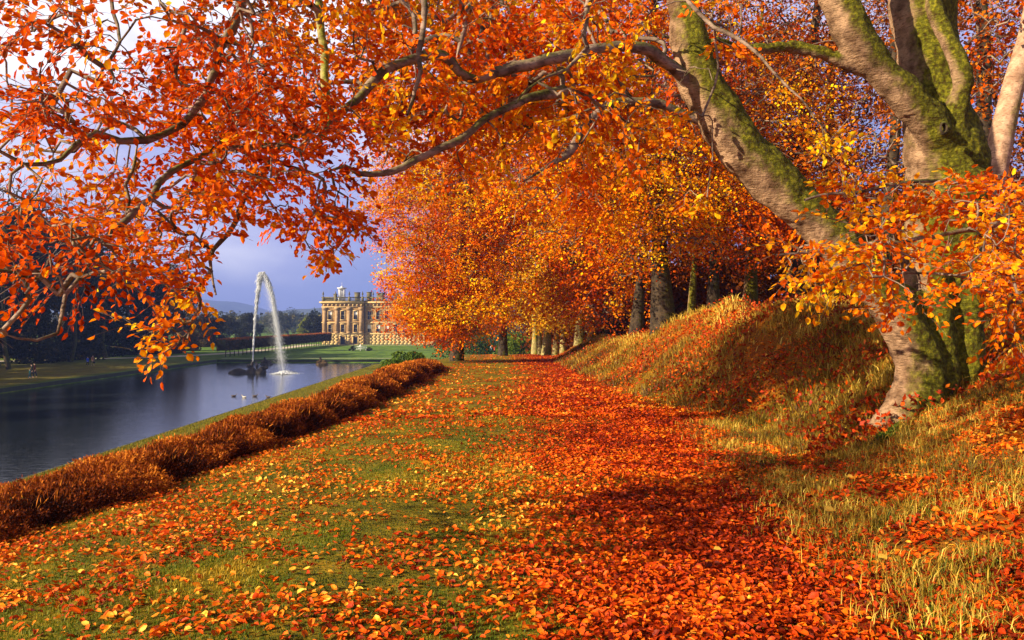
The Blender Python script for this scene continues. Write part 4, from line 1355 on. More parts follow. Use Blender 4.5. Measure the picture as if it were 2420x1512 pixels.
for k, lm in enumerate(LIMBS):
    q = smooth_poly(poly(lm), 0.09)
    q[:, :3] += (np.stack([fbm(q[:, :3], 3.0, 2, 50 + k * 3 + j) for j in range(3)], -1) - .5) * 0.09 * np.minimum(1, np.arange(len(q)) / 6)[:, None]
    q[:, 3] *= (0.85 + 0.4 * fbm(q[:, :3], 4.0, 2, 90 + k)) * (.78 if k < 2 else .92)
    limb_paths.append((q[:, :3], q[:, 3]))
    V, L, C = tubes([limb_paths[-1]], 10)
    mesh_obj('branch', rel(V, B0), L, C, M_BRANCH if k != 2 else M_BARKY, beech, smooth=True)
# leaf density over the picture: x0,x1,y0,y1,weight,Dmin,Dmax, tone shift
DENS = [
    (-350, 0, -300, 900, .5, 4.0, 5.6, -.02), (-100, 1500, -300, 0, .55, 4.4, 7.5, 0),
    (0, 240, 0, 110, 1.3, 3.8, 5.2, 0), (240, 420, 0, 110, .18, 4.2, 5.4, 0), (400, 700, 0, 100, .95, 4.8, 6.4, 0), (700, 900, 0, 110, .9, 6, 8, .03),
    (0, 200, 110, 300, 1.15, 3.8, 5.0, -.03), (200, 320, 110, 300, .5, 4.2, 5.4, 0), (320, 700, 100, 300, .90, 5, 6.6, -.03), (700, 900, 110, 300, .7, 6, 7.8, 0),
    (0, 200, 300, 420, .40, 4.2, 5.4, .02), (200, 420, 300, 430, .32, 5, 6, 0), (420, 820, 300, 430, 1.0, 5.4, 7, .0),
    (0, 90, 420, 500, .5, 4.2, 5.2, .03), (90, 200, 420, 490, .12, 4.4, 5.4, 0), (200, 540, 430, 520, .95, 5, 6.2, 0), (540, 850, 430, 510, .55, 6, 7.4, .03),
    (0, 100, 500, 720, .8, 3.7, 4.8, 0), (100, 330, 500, 650, .9, 4.4, 5.4, 0), (330, 490, 520, 690, .9, 5.2, 6.2, .02), (500, 600, 480, 540, .55, 6, 6.8, .02),
    (600, 850, 480, 535, .6, 6.3, 7.4, .05), (705, 790, 560, 610, .8, 6.4, 7.0, .05), (130, 330, 660, 730, .25, 4.4, 5.4, 0), (320, 450, 640, 810, 1.1, 5.4, 6.2, .06), (180, 330, 600, 690, .5, 4.8, 5.4, 0),
    (455, 500, 680, 740, 1.1, 5.8, 6.3, .1), (375, 405, 810, 850, 1.2, 5.8, 6.1, .12), (830, 860, 520, 560, .9, 7, 7.3, -.1),
    (-1000, 200, -900, -320, 1.7, 8, 10.5, 0), (450, 900, -150, 330, .6, 9.5, 12.5, .04), (900, 1500, -150, 360, .75, 10, 13, .03),  # first entry: unseen boughs above left of the frame, added to shade the bank
    (860, 1560, 0, 240, .34, 6.6, 8.6, .10), (860, 1560, -40, 280, 1.25, 9.0, 11.5, .08), (860, 1300, 240, 430, .22, 7.2, 8.8, .1), (1300, 1560, 200, 430, .42, 6.2, 8.0, .10), (1560, 1800, 0, 200, .3, 7, 9.3, .06),
    (1580, 1660, 260, 340, .9, 6.6, 7.4, .1), (1560, 1680, 400, 500, .5, 8, 9, .3), (1930, 1980, 290, 330, .9, 6.8, 7, .3),
    (1950, 2150, 400, 480, .8, 6.6, 8.2, .05), (2150, 2500, 410, 500, .85, 6.6, 8.2, .02), (1930, 2060, 500, 560, .6, 6.4, 7.4, .04), (2050, 2500, 490, 600, 1.15, 6.0, 7.4, -.02),
    (1850, 2080, 570, 660, 1.05, 6.0, 6.9, .12), (2080, 2200, 600, 700, .55, 5.8, 6.6, .02), (2250, 2600, 600, 690, .85, 5.8, 7.2, -.04), (1740, 1850, 540, 680, .35, 6.6, 7.4, .08),
    (1920, 2000, 640, 700, .45, 6.2, 6.8, .2), (2040, 2120, 690, 740, .5, 6.0, 6.5, .05), (2350, 2600, 690, 860, .6, 6.0, 7.4, -.1),
]
A_, TS = [], []
for (x0, x1, y0, y1, w_, d0, d1, ts) in DENS:
    dm = (d0 + d1) / 2
    cnt = int(round(w_ * (x1 - x0) * (y1 - y0) / 1e4 * 17 * (dm / 6) ** 2 * (0.66 if dm < 9 else .44) * (1.22 if x1 <= 900 and dm < 8 else 1))) + 1
    for q in range(cnt):
        dd = g.uniform(d0, d1)
        A_.append(P(g.uniform(x0, x1), g.uniform(y0, y1), dd)); TS.append(ts)
A_ = np.array(A_); TS = np.array(TS)
keep = fbm(A_, 1.25, 2, 71) > 0.42
SN = np.array(SUN[:])
for tp in ((4.55, 9.8, .5), (4.75, 9.9, 1.3), (4.6, 9.9, 1.9), (4.1, 9.8, 2.4), (3.5, 9.7, 2.9), (3.0, 9.7, 3.4)):     # sunlit stem: no boughs in the way
    w0_ = A_ - np.array(tp); t__ = np.maximum(w0_ @ SN, 0)
    keep &= (np.linalg.norm(w0_ - t__[:, None] * SN, axis=1) > .50) | (A_[:, 0] > 1.8)
for tp in ((1.3, 7.4, .1), (2.0, 7.9, .1), (2.3, 7.2, .1), (2.9, 7.8, .2), (1.5, 8.3, .1)):
    w0_ = A_ - np.array(tp); t__ = np.maximum(w0_ @ SN, 0)
    keep &= (np.linalg.norm(w0_ - t__[:, None] * SN, axis=1) > .75) | ((A_[:, 0] / A_[:, 1] > -.62) & ((A_[:, 2] - EYE) / A_[:, 1] < .40))
A_, TS = A_[keep], TS[keep]
seedpts = np.vstack([p_[0] for p_ in limb_paths])
paths, nodes, dirs, load = grow(seedpts, A_, 0.13, 0.10, 0.12, 5)
tw = path_tubes(paths, nodes, load, 0.0042, 0.45, 0.03, 0.6)
T1 = spray_templates(16, 22, 0.36, 2, 0.2, 5)
lp, ldr, lnm, li, twg = foliage(A_ - dirs * 0.08, dirs, T1, 3, 0.35, 0.92, 0.45)
V, L, C = tubes(tw, 5)
mesh_obj('twigs', rel(V, B0), L, C, M_BRANCH, beech, smooth=True)
# keep the open view over the pond, the mansion and the leaning stem clear
vx = CX + lp[:, 0] / lp[:, 1] * F; vy = CY - (lp[:, 2] - EYE) / lp[:, 1] * F
clear = ((vx > 520) & (vx < 930) & (vy > 560 + 60 * np.abs(np.sin(vx / 47))) & ~((vx > 690) & (vx < 810) & (vy < 660))) | ((vx > 240) & (vx < 530) & (vy > 905)) | ((vx < 330) & (vy > 800)) | ((vx > 515) & (vx < 700) & (vy > 600))
tx_ = np.interp(vy, [150, 300, 400, 500, 620], [1640, 1715, 1800, 1905, 2020])
clear |= (np.abs(vx - tx_) < 75) & (vy > 130) & (vy < 575) & (fbm(lp, 2.5, 2, 41) > .30)
lp, ldr, lnm, li = lp[~clear], ldr[~clear], lnm[~clear], li[~clear]
cellk = set(map(tuple, np.round(lp / .16).astype(int)))
twg = [q for q in twg if tuple(np.round(q[2] / .16).astype(int)) in cellk]
V, L, C = tubes([(q, np.array([.0022, .0016, .0008])) for q in twg], 3)
mesh_obj('fine_twigs', rel(V, B0), L, C, M_BRANCH, beech)
N = len(lp)
tone = np.clip(0.56 + TS[li] + (fbm(lp, 1.1, 2, 81) - .5) * 1.0 + g.normal(size=N) * 0.13, 0, 1)
ldr = norm(ldr + g.normal(size=ldr.shape) * 0.22); lnm = norm(lnm + g.normal(size=ldr.shape) * 0.5)
sz = np.clip(0.0095 * lp[:, 1], .047, .074) * (0.6 + 0.65 * g.random(N))
low = (li >= 0) & (A_[li][:, 0] > 1.6) & (A_[li][:, 2] < 3.6)
for nm, mk, lab in (('foliage', ~low, None), ('low_foliage', low, 'low yellow and orange leaf sprays hanging in front of the trunk')):
    o = leaf_mesh(nm, rel(lp[mk], B0), ldr[mk], lnm[mk], sz[mk], sz[mk] * 0.66, tone[mk], M_LEAF, beech, 0.12, curl=0.08)
    if lab: o['label'] = lab
print('near leaves', N, 'attr', len(A_))

# ivy on the roots
ivn = 700
ivp = np.stack([g.uniform(-1, 1, ivn), g.uniform(-1, 1, ivn)], -1)
rp = smooth_poly(poly(root1[1:4]), .05)
ix = g.integers(0, len(rp), ivn)
pos = rp[ix, :3] + norm(g.normal(size=(ivn, 3)) * np.array([1, 1, .8]) + np.array([0, -.6, .7])) * (rp[ix, 3:4] * 1.05 + .02)
leaf_mesh('ivy', rel(pos, B0), g.normal(size=(ivn, 3)), norm(g.normal(size=(ivn, 3)) + np.array([0, -1, 1.2])), .045, .045, g.random(ivn) * .7, M_GREENL, beech)


# ------------------------------------------------------------------ other beeches
def big_tree(name, base, trunk_pts, trunk_r, crown, natt, nl, leaf, label, mat, tone0, tvar, group, seed, bark=None, keepf=0.38, lean=0.0, extra=None, twr=0.006, spr=0.85, nsc=0.45):
    """trunk_pts: (N,3) world; crown: list of (cx,cy,cz,rx,ry,rz,weight)"""
    g = np.random.default_rng(seed)
    t = empty(name, tuple(base)); tag(t, label, 'tree', group)
    b0 = np.array(base)
    q = smooth_poly(np.hstack([np.array(trunk_pts), np.array(trunk_r)[:, None]]), 0.5)
    V, L, C = tubes([(q[:, :3], q[:, 3])], 12)
    n0 = vnoise(V, 2.5, seed)
    mesh_obj('trunk', rel(V, b0), L, C, bark or M_BARKD, t, smooth=True)
    if natt <= 0: return t
    w_ = np.array([c[6] for c in crown]); w_ = w_ / w_.sum()
    k = g.choice(len(crown), natt, p=w_)
    cr_ = np.array(crown)[k]
    d = norm(g.normal(size=(natt, 3))); rr = g.random(natt)[:, None] ** 0.42
    a_ = cr_[:, :3] + d * rr * cr_[:, 3:6]
    a_ = a_[(fbm(a_ * np.array([1, 1, 2.1]) - np.stack([a_[:, 0] * 0, a_[:, 0] * 0, np.abs(a_[:, 0] - cr_[:, 0]) * -.6], -1), nsc, 2, seed + 3) > keepf)]
    a_ = a_[a_[:, 2] > H(a_[:, 0], a_[:, 1]) + 0.5]
    s0 = q[q[:, 2] > b0[2] + 1.2][:, :3]
    paths, nodes, dirs, load = grow(s0, a_, 0.5, 0.10, 0.10, seed + 1)
    tw = path_tubes(paths, nodes, load, twr, 0.47, np.max(trunk_r) * 0.55)
    V, L, C = tubes(tw + [(q[:, :3], q[:, 3] * .5)], 5)
    mesh_obj('branches', rel(V, b0), L, C, M_BRANCH, t, smooth=True)
    T = spray_templates(8, nl, spr, seed + 2, 0.25, 5)
    lp, ldr, lnm, li, _ = foliage(a_, dirs, T, seed + 4, 0.6, 1.0, 0.5)
    n_ = len(lp)
    lp = lp + g.normal(size=lp.shape) * leaf * 0.4
    tone = np.clip(tone0 + (g.random(len(a_))[li] - .5) * .34 + (fbm(lp, 0.5, 2, seed + 6) - .5) * tvar + (fbm(lp, 2.5, 1, seed + 7) - .5) * 0.35 + g.normal(size=n_) * 0.14, 0, 1)
    ldr = norm(ldr + g.normal(size=ldr.shape) * 0.35); lnm = norm(lnm + g.normal(size=ldr.shape) * 0.5)
    s_ = leaf * (0.6 + 0.7 * g.random(n_))
    leaf_mesh('crown', rel(lp, b0), ldr, lnm, s_, s_ * 0.68, tone, mat, t, 0.12, simple=True)
    print(label[:40], 'leaves', n_)
    return t


def zg(x, y): return float(H(np.array([x]), np.array([y]))[0])


def straight(x, y, h, r, lean=(0, 0), n=6, seed=0):
    g = np.random.default_rng(seed)
    z0 = zg(x, y) - .15
    t = np.linspace(0, 1, n)
    p_ = np.stack([x + lean[0] * t + g.normal(size=n) * .12 * t, y + lean[1] * t + g.normal(size=n) * .12 * t, z0 + h * t], -1)
    rr = r * (1.0 - 0.75 * t); rr[0] *= 1.5
    return (x, y, z0 + .15), p_, rr


# A: beech at the far end of the heather, drooping low over the path
b_, p_, r_ = straight(-2.8, 43, 12, .26, (0.8, 0), seed=1)
big_tree('beech_tree', b_, p_, r_, [(-1.9, 42, 6.8, 4.9, 5.0, 4.0, 1.3), (-3.2, 41, 4.0, 2.9, 3.6, 3.2, .9), (-4.6, 41, 8.6, 2.6, 3, 1.6, .45), (-2.8, 40, 1.5, 1.6, 1.6, 1.0, .35), (-.2, 42, 7.2, 2.8, 4, 3.2, .8), (-3.6, 40, 2.2, 2.2, 2.2, 1.6, .6), (-1.6, 39.5, 3.0, 2.6, 1.8, 2.2, .6), (-2.6, 39, 5.5, 3.2, 1.5, 3.0, .7), (-2.0, 42, 11, 4.8, 4.6, 4, 1.0), (-5.6, 41, 7.2, 1.5, 2, .6, .16), (-5.1, 40.5, 5.3, 1.3, 2, .5, .14), (-4.9, 40, 3.5, 1.1, 2, .45, .12), (-4.2, 40, 1.9, 1.0, 1.6, .5, .10), (-1.0, 39, 2.2, 1.6, 1.5, .8, .2)],
         6000, 26, .115, 'dense orange red beech drooping low at the heather end, hiding part of the mansion', M_LEAFM, 0.62, 1.1, 'beeches along the path', 201, keepf=.45, nsc=.75, twr=.009)
# B: dark trunk on the bank
b_, p_, r_ = straight(4.9, 27.5, 13, .32, (-.6, 0), seed=2)
big_tree('beech_tree', b_, p_, r_, [(1.2, 26, 9.5, 4.6, 4, 4.6, 1.1), (4.5, 27, 10.5, 5.2, 4, 5, 1.2), (1.6, 25.5, 6.2, 2.6, 3, 2.8, .75), (4.0, 26, 5.6, 2.8, 2.6, 2.2, .5), (7.6, 27, 7.5, 3.2, 3, 3.6, .7), (6.6, 25.5, 4.7, 2.4, 1.2, 1.4, .45), (3.2, 25, 4.6, 1.5, 1.0, 1.5, .3), (-1.5, 27, 11, 3.6, 3.6, 3.6, .7)],
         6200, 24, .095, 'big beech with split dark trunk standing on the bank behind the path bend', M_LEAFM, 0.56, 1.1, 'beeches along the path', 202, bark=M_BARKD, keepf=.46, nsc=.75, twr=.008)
b_, p_, r_ = straight(-.6, 56, 13, .24, (0.4, 0), seed=5)
big_tree('beech_tree', b_, p_, r_, [(-2.2, 56, 6.5, 3.6, 3.0, 4.2, 1.2), (0.6, 55, 11, 4.8, 3.4, 4, 1.0), (-3.6, 57, 9, 3.6, 3, 4, .7), (-1.8, 54, 3.6, 2.4, 2, 1.9, .5)],
         2400, 24, .16, 'tall orange beech filling the gap between the drooping beech and the far row', M_LEAFM, 0.66, .6, 'beeches along the path', 207, keepf=.30, twr=.009)
# C: lit trunks and yellow crowns at the end of the path
for i, (px, d_, h_, r_, sd) in enumerate([(1264, 62, 9, .22, 1), (1290, 58, 10, .26, 2), (1312, 55, 10, .17, 3), (1330, 53, 9, .16, 4), (1369, 49, 11, .24, 5), (1398, 47, 10, .20, 6), (1438, 44, 11, .26, 7), (1276, 60, 9, .15, 8), (1384, 50, 10, .17, 9)]):
    x_ = xat(px, d_)
    b_, p_, rr_ = straight(x_, d_, h_, r_, (g.normal() * .4, 0), seed=30 + i)
    y_ = i in (0, 1, 2, 3)
    lab = ['pale trunked yellow beech leftmost in the far row at the path end', 'stout pale beech second in the far row at the path end', 'slim leaning pale beech in the middle of the far row', 'slim yellow green beech right of the middle of the far row',
           'mossy lit beech on the small rise beside the path end', 'mossy green trunked beech just right of the rise', 'dark trunked beech rightmost of the far row', 'thin pale beech between the first two far trunks', 'thin mossy beech tucked behind the lit one on the rise'][i]
    big_tree('beech_tree', b_, p_, rr_, [(x_, d_ - 1, 5.5, 2.8, 2.6, 3.2, 1), (x_ - .8, d_ - 3.5, 3.0, 2.4, 1.6, 1.9, .8), (x_, d_, 9, 3.2, 3, 3, .7)], 620 if i < 7 else 260, 20, .15, lab, M_YEL if y_ or i == 4 else M_LEAFM,
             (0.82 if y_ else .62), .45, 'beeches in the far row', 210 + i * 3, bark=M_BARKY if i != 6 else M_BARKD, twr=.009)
# D: wooded hillside
DD = [(1630, 36, 14, .16, 'slim beech just right of the split dark trunk', .42), (1684, 34, 14, .24, 'mossy beech rising from the sunlit bank crest', .40), (1770, 40, 15, .3, 'red leaved beech behind the crest of the bank', .33),
      (1868, 28, 15, .26, 'dark forked beech seen between the leaning trunk and the bole', .34), (1960, 36, 16, .3, 'deep red beech on the hillside behind the leaning trunk', .26), (2080, 24, 13, .2, 'thin beech under the sky gap left of the bole', .35),
      (2190, 34, 16, .3, 'brown beech hidden behind the big bole', .30), (2330, 22, 15, .24, 'brown leaved beech in the top right corner beyond the bole', .36), (2440, 28, 16, .3, 'tall brown beech at the right edge of the wood', .32), (1500, 38, 15, .25, 'orange beech behind the split dark trunk', .46)]
for i, (px, d_, h_, r_, lab, tn) in enumerate(DD):
    x_ = xat(px, d_); z_ = zg(x_, d_)
    b_, p_, rr_ = straight(x_, d_, h_, r_, (g.normal() * .6, 0), seed=60 + i)
    rad = 3.4
    cr_ = [(x_, d_, z_ + h_ * .50, rad * 1.05, rad, h_ * .26, 1.0), (x_ - 1.5, d_ - 1.5, z_ + h_ * .34, rad * .8, rad * .7, h_ * .16, .45), (x_ + .6, d_, z_ + h_ * .8, rad * 1.1, rad, h_ * .22, .8)]
    big_tree('beech_tree', b_, p_, rr_, cr_, 1500 if i not in (5, 7) else 800, 20, .13, lab, M_BROWNL if i not in (0, 9) else M_LEAFM, tn + (.12 if i not in (0, 9) else 0), .6, 'beeches on the wooded hillside', 300 + i * 5, bark=M_BARKD if i % 2 else M_BARKM, keepf=.56 if i in (5, 7, 8) else (.51 if i in (3, 4, 6) else .44), twr=.007, nsc=.35)
# the slanting trunk at the right edge
sl = [(2290, 620, 13, 34), (2318, 520, 13, 32), (2345, 420, 13, 30), (2362, 340, 13, 28), (2380, 260, 13, 25), (2398, 190, 13, 24), (2425, 100, 13, 22), (2450, -60, 13, 18), (2470, -300, 13, 14)]
q = poly(sl); zb = zg(q[0, 0] - .15, 13)
q = np.vstack([[q[0, 0] - .15, 13, zb - .2, .28], q])
bs = (q[0, 0], 13.0, zb)
big_tree('beech_tree', bs, q[:, :3], q[:, 3], [(8.6, 13.5, 6.6, 1.8, 2, 1.2, 1), (7.6, 13, 8.6, 2.4, 2, 1.2, .6)], 150, 22, .085, 'slender pale beech slanting along the right edge of the picture', M_LEAFM, .4, .5, None, 391, bark=M_BARK)

# saplings and scrub under the wood
for i, (px, d_, h_, lab) in enumerate([(2085, 14.5, 2.0, 'thin dark sapling on the shaded slope left of the bole'), (2360, 14, 2.6, 'thin sapling right of the bole foot')]):
    x_ = xat(px, d_); b_, p_, rr_ = straight(x_, d_, h_, .03, (.1, 0), seed=90 + i)
    big_tree('sapling', b_, p_, rr_, [(x_, d_, b_[2] + h_ * .7, .6, .5, .6, 1)], 26, 14, .07, lab, M_LEAFM, .3, .4, 'saplings', 400 + i, keepf=.1, spr=.4)
# low green and red bushes at the path end
for i, (px, d_, h_, r_, mt, tn, lab) in enumerate([
    (1110, 120, 5.5, 5.5, M_GREENL, (.0, .5), 'dark green bush behind the tree at the end of the heather'), (1150, 205, 8, 9, M_GREENL, (.0, .35), 'dark green thicket behind the two far walkers'),
    (1215, 130, 4.5, 4.0, M_GREENL, (.4, .95), 'yellow green bush just right of the red walker'), (965, 46, 1.5, 1.3, M_GREENL, (.2, .8), 'green bush between the heather and the water at the mansion side'),
    (1060, 230, 9, 10, M_GREENL, (.1, .6), 'green tree mass below the drooping beech'), (930, 60, 2.2, 1.5, M_GREENL, (.1, .7), 'small green bush farther down the slope by the pond'), (1245, 90, 3.0, 3.0, M_GREENL, (.3, .9), 'low lime green bush at the foot of the yellow beeches')]):
    x_ = xat(px, d_)
    simple_tree('bush', x_, d_, zg(x_, d_) - .1, h_, r_, 3600, .05 + .0022 * d_, mt, M_BARKD, lab, 'bush', 'bushes beyond the path', 430 + i, tn, 0.05, k=22)

# dark wood behind everything on the hill
g2 = np.random.default_rng(55)
for i in range(13):
    px = 1330 + i * 105 + g2.uniform(-30, 30); d_ = g2.uniform(55, 80)
    x_ = xat(px, d_)
    simple_tree('woodland_tree', x_, d_, zg(x_, d_) - .2, g2.uniform(6, 9), 5.0, 4200, .34, M_BROWNL, M_BARKD, 'russet tree crown number', 'tree', 'trees deep in the wood', 500 + i, (0.0, .6), 0.02)['label'] = \
        'russet woodland tree far up the hill, ' + ['behind the yellow beeches', 'above the far row of trunks', 'left of the split dark trunk', 'right behind the split dark trunk', 'above the sunlit bank crest', 'behind the slim crest trunks',
                                                   'left of the leaning trunk', 'behind the middle of the leaning trunk', 'under the mossy cross limb', 'below the sky gap', 'just left of the great bole', 'hidden behind the great bole', 'at the right edge'][i]

for i in range(9):
    px = 1440 + i * 125 + g2.uniform(-30, 30); d_ = g2.uniform(44, 54)
    x_ = xat(px, d_)
    simple_tree('woodland_shrub', x_, d_, zg(x_, d_) - .2, g2.uniform(3.4, 4.6), 3.6, 2600, .24, M_BROWNL, M_BARKD,
                'brown thicket on the woodland floor, ' + ['left of the split dark trunk', 'behind the split dark trunk', 'between the slim crest trunks', 'right of the slim crest trunks', 'behind the lit end of the bank crest', 'left under the leaning trunk',
                                                           'behind the low yellow leaf sprays', 'behind the great bole foot', 'at the right edge of the picture'][i], 'shrub', 'thickets in the wood', 550 + i, (0.0, .5), 0.0, k=18)

# ------------------------------------------------------------------ dark trees on the left of the pond
LT = [(-84, 62, 25, 'cone'), (-86, 76, 27, 'round'), (-83, 90, 26, 'cone'), (-85, 104, 27, 'round'), (-84, 118, 25, 'col'), (-86, 132, 27, 'round'), (-84, 146, 26, 'cone'), (-83, 158, 25, 'round'), (-86, 172, 21, 'col'), (-83, 184, 18, 'round'),
      (-96, 140, 30, 'round'), (-97, 168, 26, 'round'), (-85, 48, 26, 'round')]
LL = ['outermost', 'second outermost', 'third', 'fourth', 'columnar', 'round topped', 'pointed', 'broad', 'narrow', 'lower', 'tall rear', 'rear rounded', 'nearest']
for i, (x_, y_, h_, shp) in enumerate(LT):
    h_ *= 1.08
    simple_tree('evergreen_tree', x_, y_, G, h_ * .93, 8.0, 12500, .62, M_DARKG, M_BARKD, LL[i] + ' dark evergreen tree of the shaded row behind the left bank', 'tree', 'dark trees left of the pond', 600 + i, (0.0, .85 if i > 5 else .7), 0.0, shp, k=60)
for i, (px, d_, h_, lab) in enumerate([(432, 205, 16, 'brown leaved tree at the far end of the dark row'), (395, 190, 19, 'russet tree beside the last evergreen of the dark row'), (466, 235, 11, 'small brown tree left of the clipped hedge')]):
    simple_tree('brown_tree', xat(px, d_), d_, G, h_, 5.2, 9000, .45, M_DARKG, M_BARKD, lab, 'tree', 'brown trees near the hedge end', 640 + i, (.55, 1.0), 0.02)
for i, (px, d_, h_, lab) in enumerate([(25, 128, 31, 'bare grey tree leftmost above the dark row'), (95, 150, 33, 'tall bare tree rising above the dark row'), (170, 150, 30, 'bare brown tree right of the tall bare one'), (250, 165, 29, 'bare twiggy tree above the middle of the dark row')]):
    x_ = xat(px, d_)
    b_ = (x_, d_, G); gg = np.random.default_rng(660 + i)
    t_ = empty('bare_tree', b_); tag(t_, lab, 'tree', 'bare trees left of the pond')
    pts = np.stack([np.cumsum(gg.normal(size=8) * .3), np.cumsum(gg.normal(size=8) * .3), np.linspace(0, h_ * .75, 8)], -1)
    V, L, C = tubes([(pts, np.linspace(.4, .12, 8))], 8); mesh_obj('trunk', V, L, C, M_BARKD, t_, smooth=True)
    a_ = norm(gg.normal(size=(900, 3))) * gg.random((900, 1)) ** .4 * np.array([6.5, 6.5, h_ * .36]) + np.array([0, 0, h_ * .64])
    pa, no, di, lo = grow(smooth_poly(np.hstack([pts, np.ones((8, 1))]), .7)[6:, :3], a_, .8, .06, .12, 5 + i)
    V, L, C = tubes(path_tubes(pa, no, lo, .028, .42, .28), 4); mesh_obj('branches', V, L, C, M_BARKD, t_)

# ------------------------------------------------------------------ heather
he = empty('heather_hedge', (-3.6, 6, 0)); tag(he, 'long low russet heather hedge along the top of the pond bank', 'hedge')
h0 = np.array([-3.6, 6, 0.])


def heath_prof(y):
    cx_ = hedge_x(y) + 0.0
    w_ = np.interp(y, [0, 6, 12, 20, 30, 34], [.62, .62, .62, .62, .6, .2])
    hh = np.interp(y, [0, 6, 12, 20, 30, 34], [.38, .37, .36, .40, .38, .12])
    q = np.stack([cx_, y], -1)
    return cx_, w_ * (.94 + .14 * vnoise(q, .9, 3)), hh * (.92 + .18 * vnoise(q, 1.1, 4))


n_ = 380000
yv = 1.0 + 33.0 * g.random(n_) ** 1.35
cx_, wv_, hv = heath_prof(yv)
an = g.random(n_) * np.pi
lump = fbm(np.stack([yv, an * 0.6], -1), 2.3, 4, 12)
rf = (0.50 + 0.85 * lump) * (0.80 + .30 * g.random(n_))
px_ = cx_ + np.cos(an) * wv_ * rf
pz_ = H(px_, yv) * 0 + H(cx_, yv) + np.sin(an) * hv * rf * 1.05 - 0.03
pos = np.stack([px_, yv, pz_], -1)
d = norm(np.stack([np.cos(an) * .7, g.normal(size=n_) * .7, np.sin(an) * .7 + .25], -1) + g.normal(size=(n_, 3)) * .65)
nn = norm(np.stack([np.cos(an), g.normal(size=n_) * .8 - .4, np.sin(an)], -1) + g.normal(size=(n_, 3)) * .5)
s_ = np.interp(yv, [1, 8, 34], [.026, .034, .07]) * (.6 + .8 * g.random(n_))
tn = np.clip(.29 + (lump - .5) * 1.9 + g.normal(size=n_) * .2 + .18 * (np.sin(an) - .5), 0, 1)  # tops and bulges lighter, hollows darker: highlights and shade put into sprig tone
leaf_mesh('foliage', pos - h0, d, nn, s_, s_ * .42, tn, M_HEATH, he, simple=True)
# longer wispy shoots
k_ = 11000
yw = 1.0 + 33.0 * g.random(k_) ** 1.35; cw, ww, hw = heath_prof(yw); aw = np.clip(g.normal(1.7, .6, k_), .1, 3.0)
pw_ = np.stack([cw + np.cos(aw) * ww * .8, yw, H(cw, yw) + np.sin(aw) * hw * .85], -1)
dw = norm(np.stack([np.cos(aw) * .6, g.normal(size=k_) * .5, np.sin(aw) * .9 + .3], -1) + g.normal(size=(k_, 3)) * .3)
leaf_mesh('shoots', pw_ - h0, dw, norm(g.normal(size=(k_, 3))), (.05 + .07 * g.random(k_)) * (1 + yw * .03), .006 * (1 + yw * .06), np.clip(.55 + g.normal(size=k_) * .25, 0, 1), M_HEATH, he, simple=True)
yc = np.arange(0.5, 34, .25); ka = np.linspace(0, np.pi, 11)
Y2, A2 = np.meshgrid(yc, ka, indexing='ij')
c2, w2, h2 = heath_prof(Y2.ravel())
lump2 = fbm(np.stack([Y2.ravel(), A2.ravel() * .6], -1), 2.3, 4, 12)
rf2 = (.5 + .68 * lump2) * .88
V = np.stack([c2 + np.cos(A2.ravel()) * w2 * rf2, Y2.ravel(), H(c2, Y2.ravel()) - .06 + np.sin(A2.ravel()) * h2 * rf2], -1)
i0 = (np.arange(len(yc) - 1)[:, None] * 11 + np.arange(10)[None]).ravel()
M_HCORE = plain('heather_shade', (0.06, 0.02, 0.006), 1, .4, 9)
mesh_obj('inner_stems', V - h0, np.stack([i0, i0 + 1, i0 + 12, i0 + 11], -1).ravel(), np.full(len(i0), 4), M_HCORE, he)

# ------------------------------------------------------------------ fallen leaves
def sample_ground(n, y0, y1, pw, xf=0.62, xmin=None):
    y = y0 + (y1 - y0) * g.random(n) ** pw
    x = (g.random(n) * 2 - 1) * (y * xf + .8)
    return x, y


def fallen(name, n, y0, y1, pw, size, label, grow_=1.0):
    x, y = sample_ground(n, y0, y1, pw)
    dn_ = litter_density(x, y)
    ok = (g.random(n) < dn_ * grow_) & (x > hedge_x(y) + .25) & (x < 9)
    x, y = x[ok], y[ok]
    k = len(x)
    z = H(x, y) + .012 + .03 * g.random(k) * np.clip(litter_density(x, y) * 1.6, .2, 1)
    yaw = g.random(k) * 6.283; pit = g.normal(size=k) * .38
    d = np.stack([np.cos(yaw) * np.cos(pit), np.sin(yaw) * np.cos(pit), np.sin(pit)], -1)
    nn = norm(np.stack([g.normal(size=k) * .42, g.normal(size=k) * .42, np.ones(k)], -1))
    s_ = size * (.55 + .7 * g.random(k)) * np.where(g.random(k) < .012, 1.7, 1)
    core = np.exp(-((x - 1.6) / 1.5) ** 2)
    tone = np.clip(.57 - .27 * core + (vnoise(np.stack([x, y], -1), .8, 9) - .5) * .35 + (vnoise(np.stack([x, y], -1), 3.0, 19) - .5) * .45 + g.normal(size=k) * .17, 0, 1)
    cen = np.stack([x, y, z], -1) - d * s_[:, None] * .5
    o = leaf_mesh(name, cen, d, nn, s_, s_ * .66, tone, M_FALLEN, None, .20, curl=.12)
    tag(o, label, kind='stuff')
    print(name, k)


fallen('fallen_leaves', 230000, 3.0, 15, 1.35, .048, 'fallen orange and red beech leaves strewn thickly over the near path and lawn', 1.0)
fallen('fallen_leaves', 260000, 14.5, 62, 1.5, .072, 'fallen orange leaves scattered over the farther lawn, path and bank', .8)
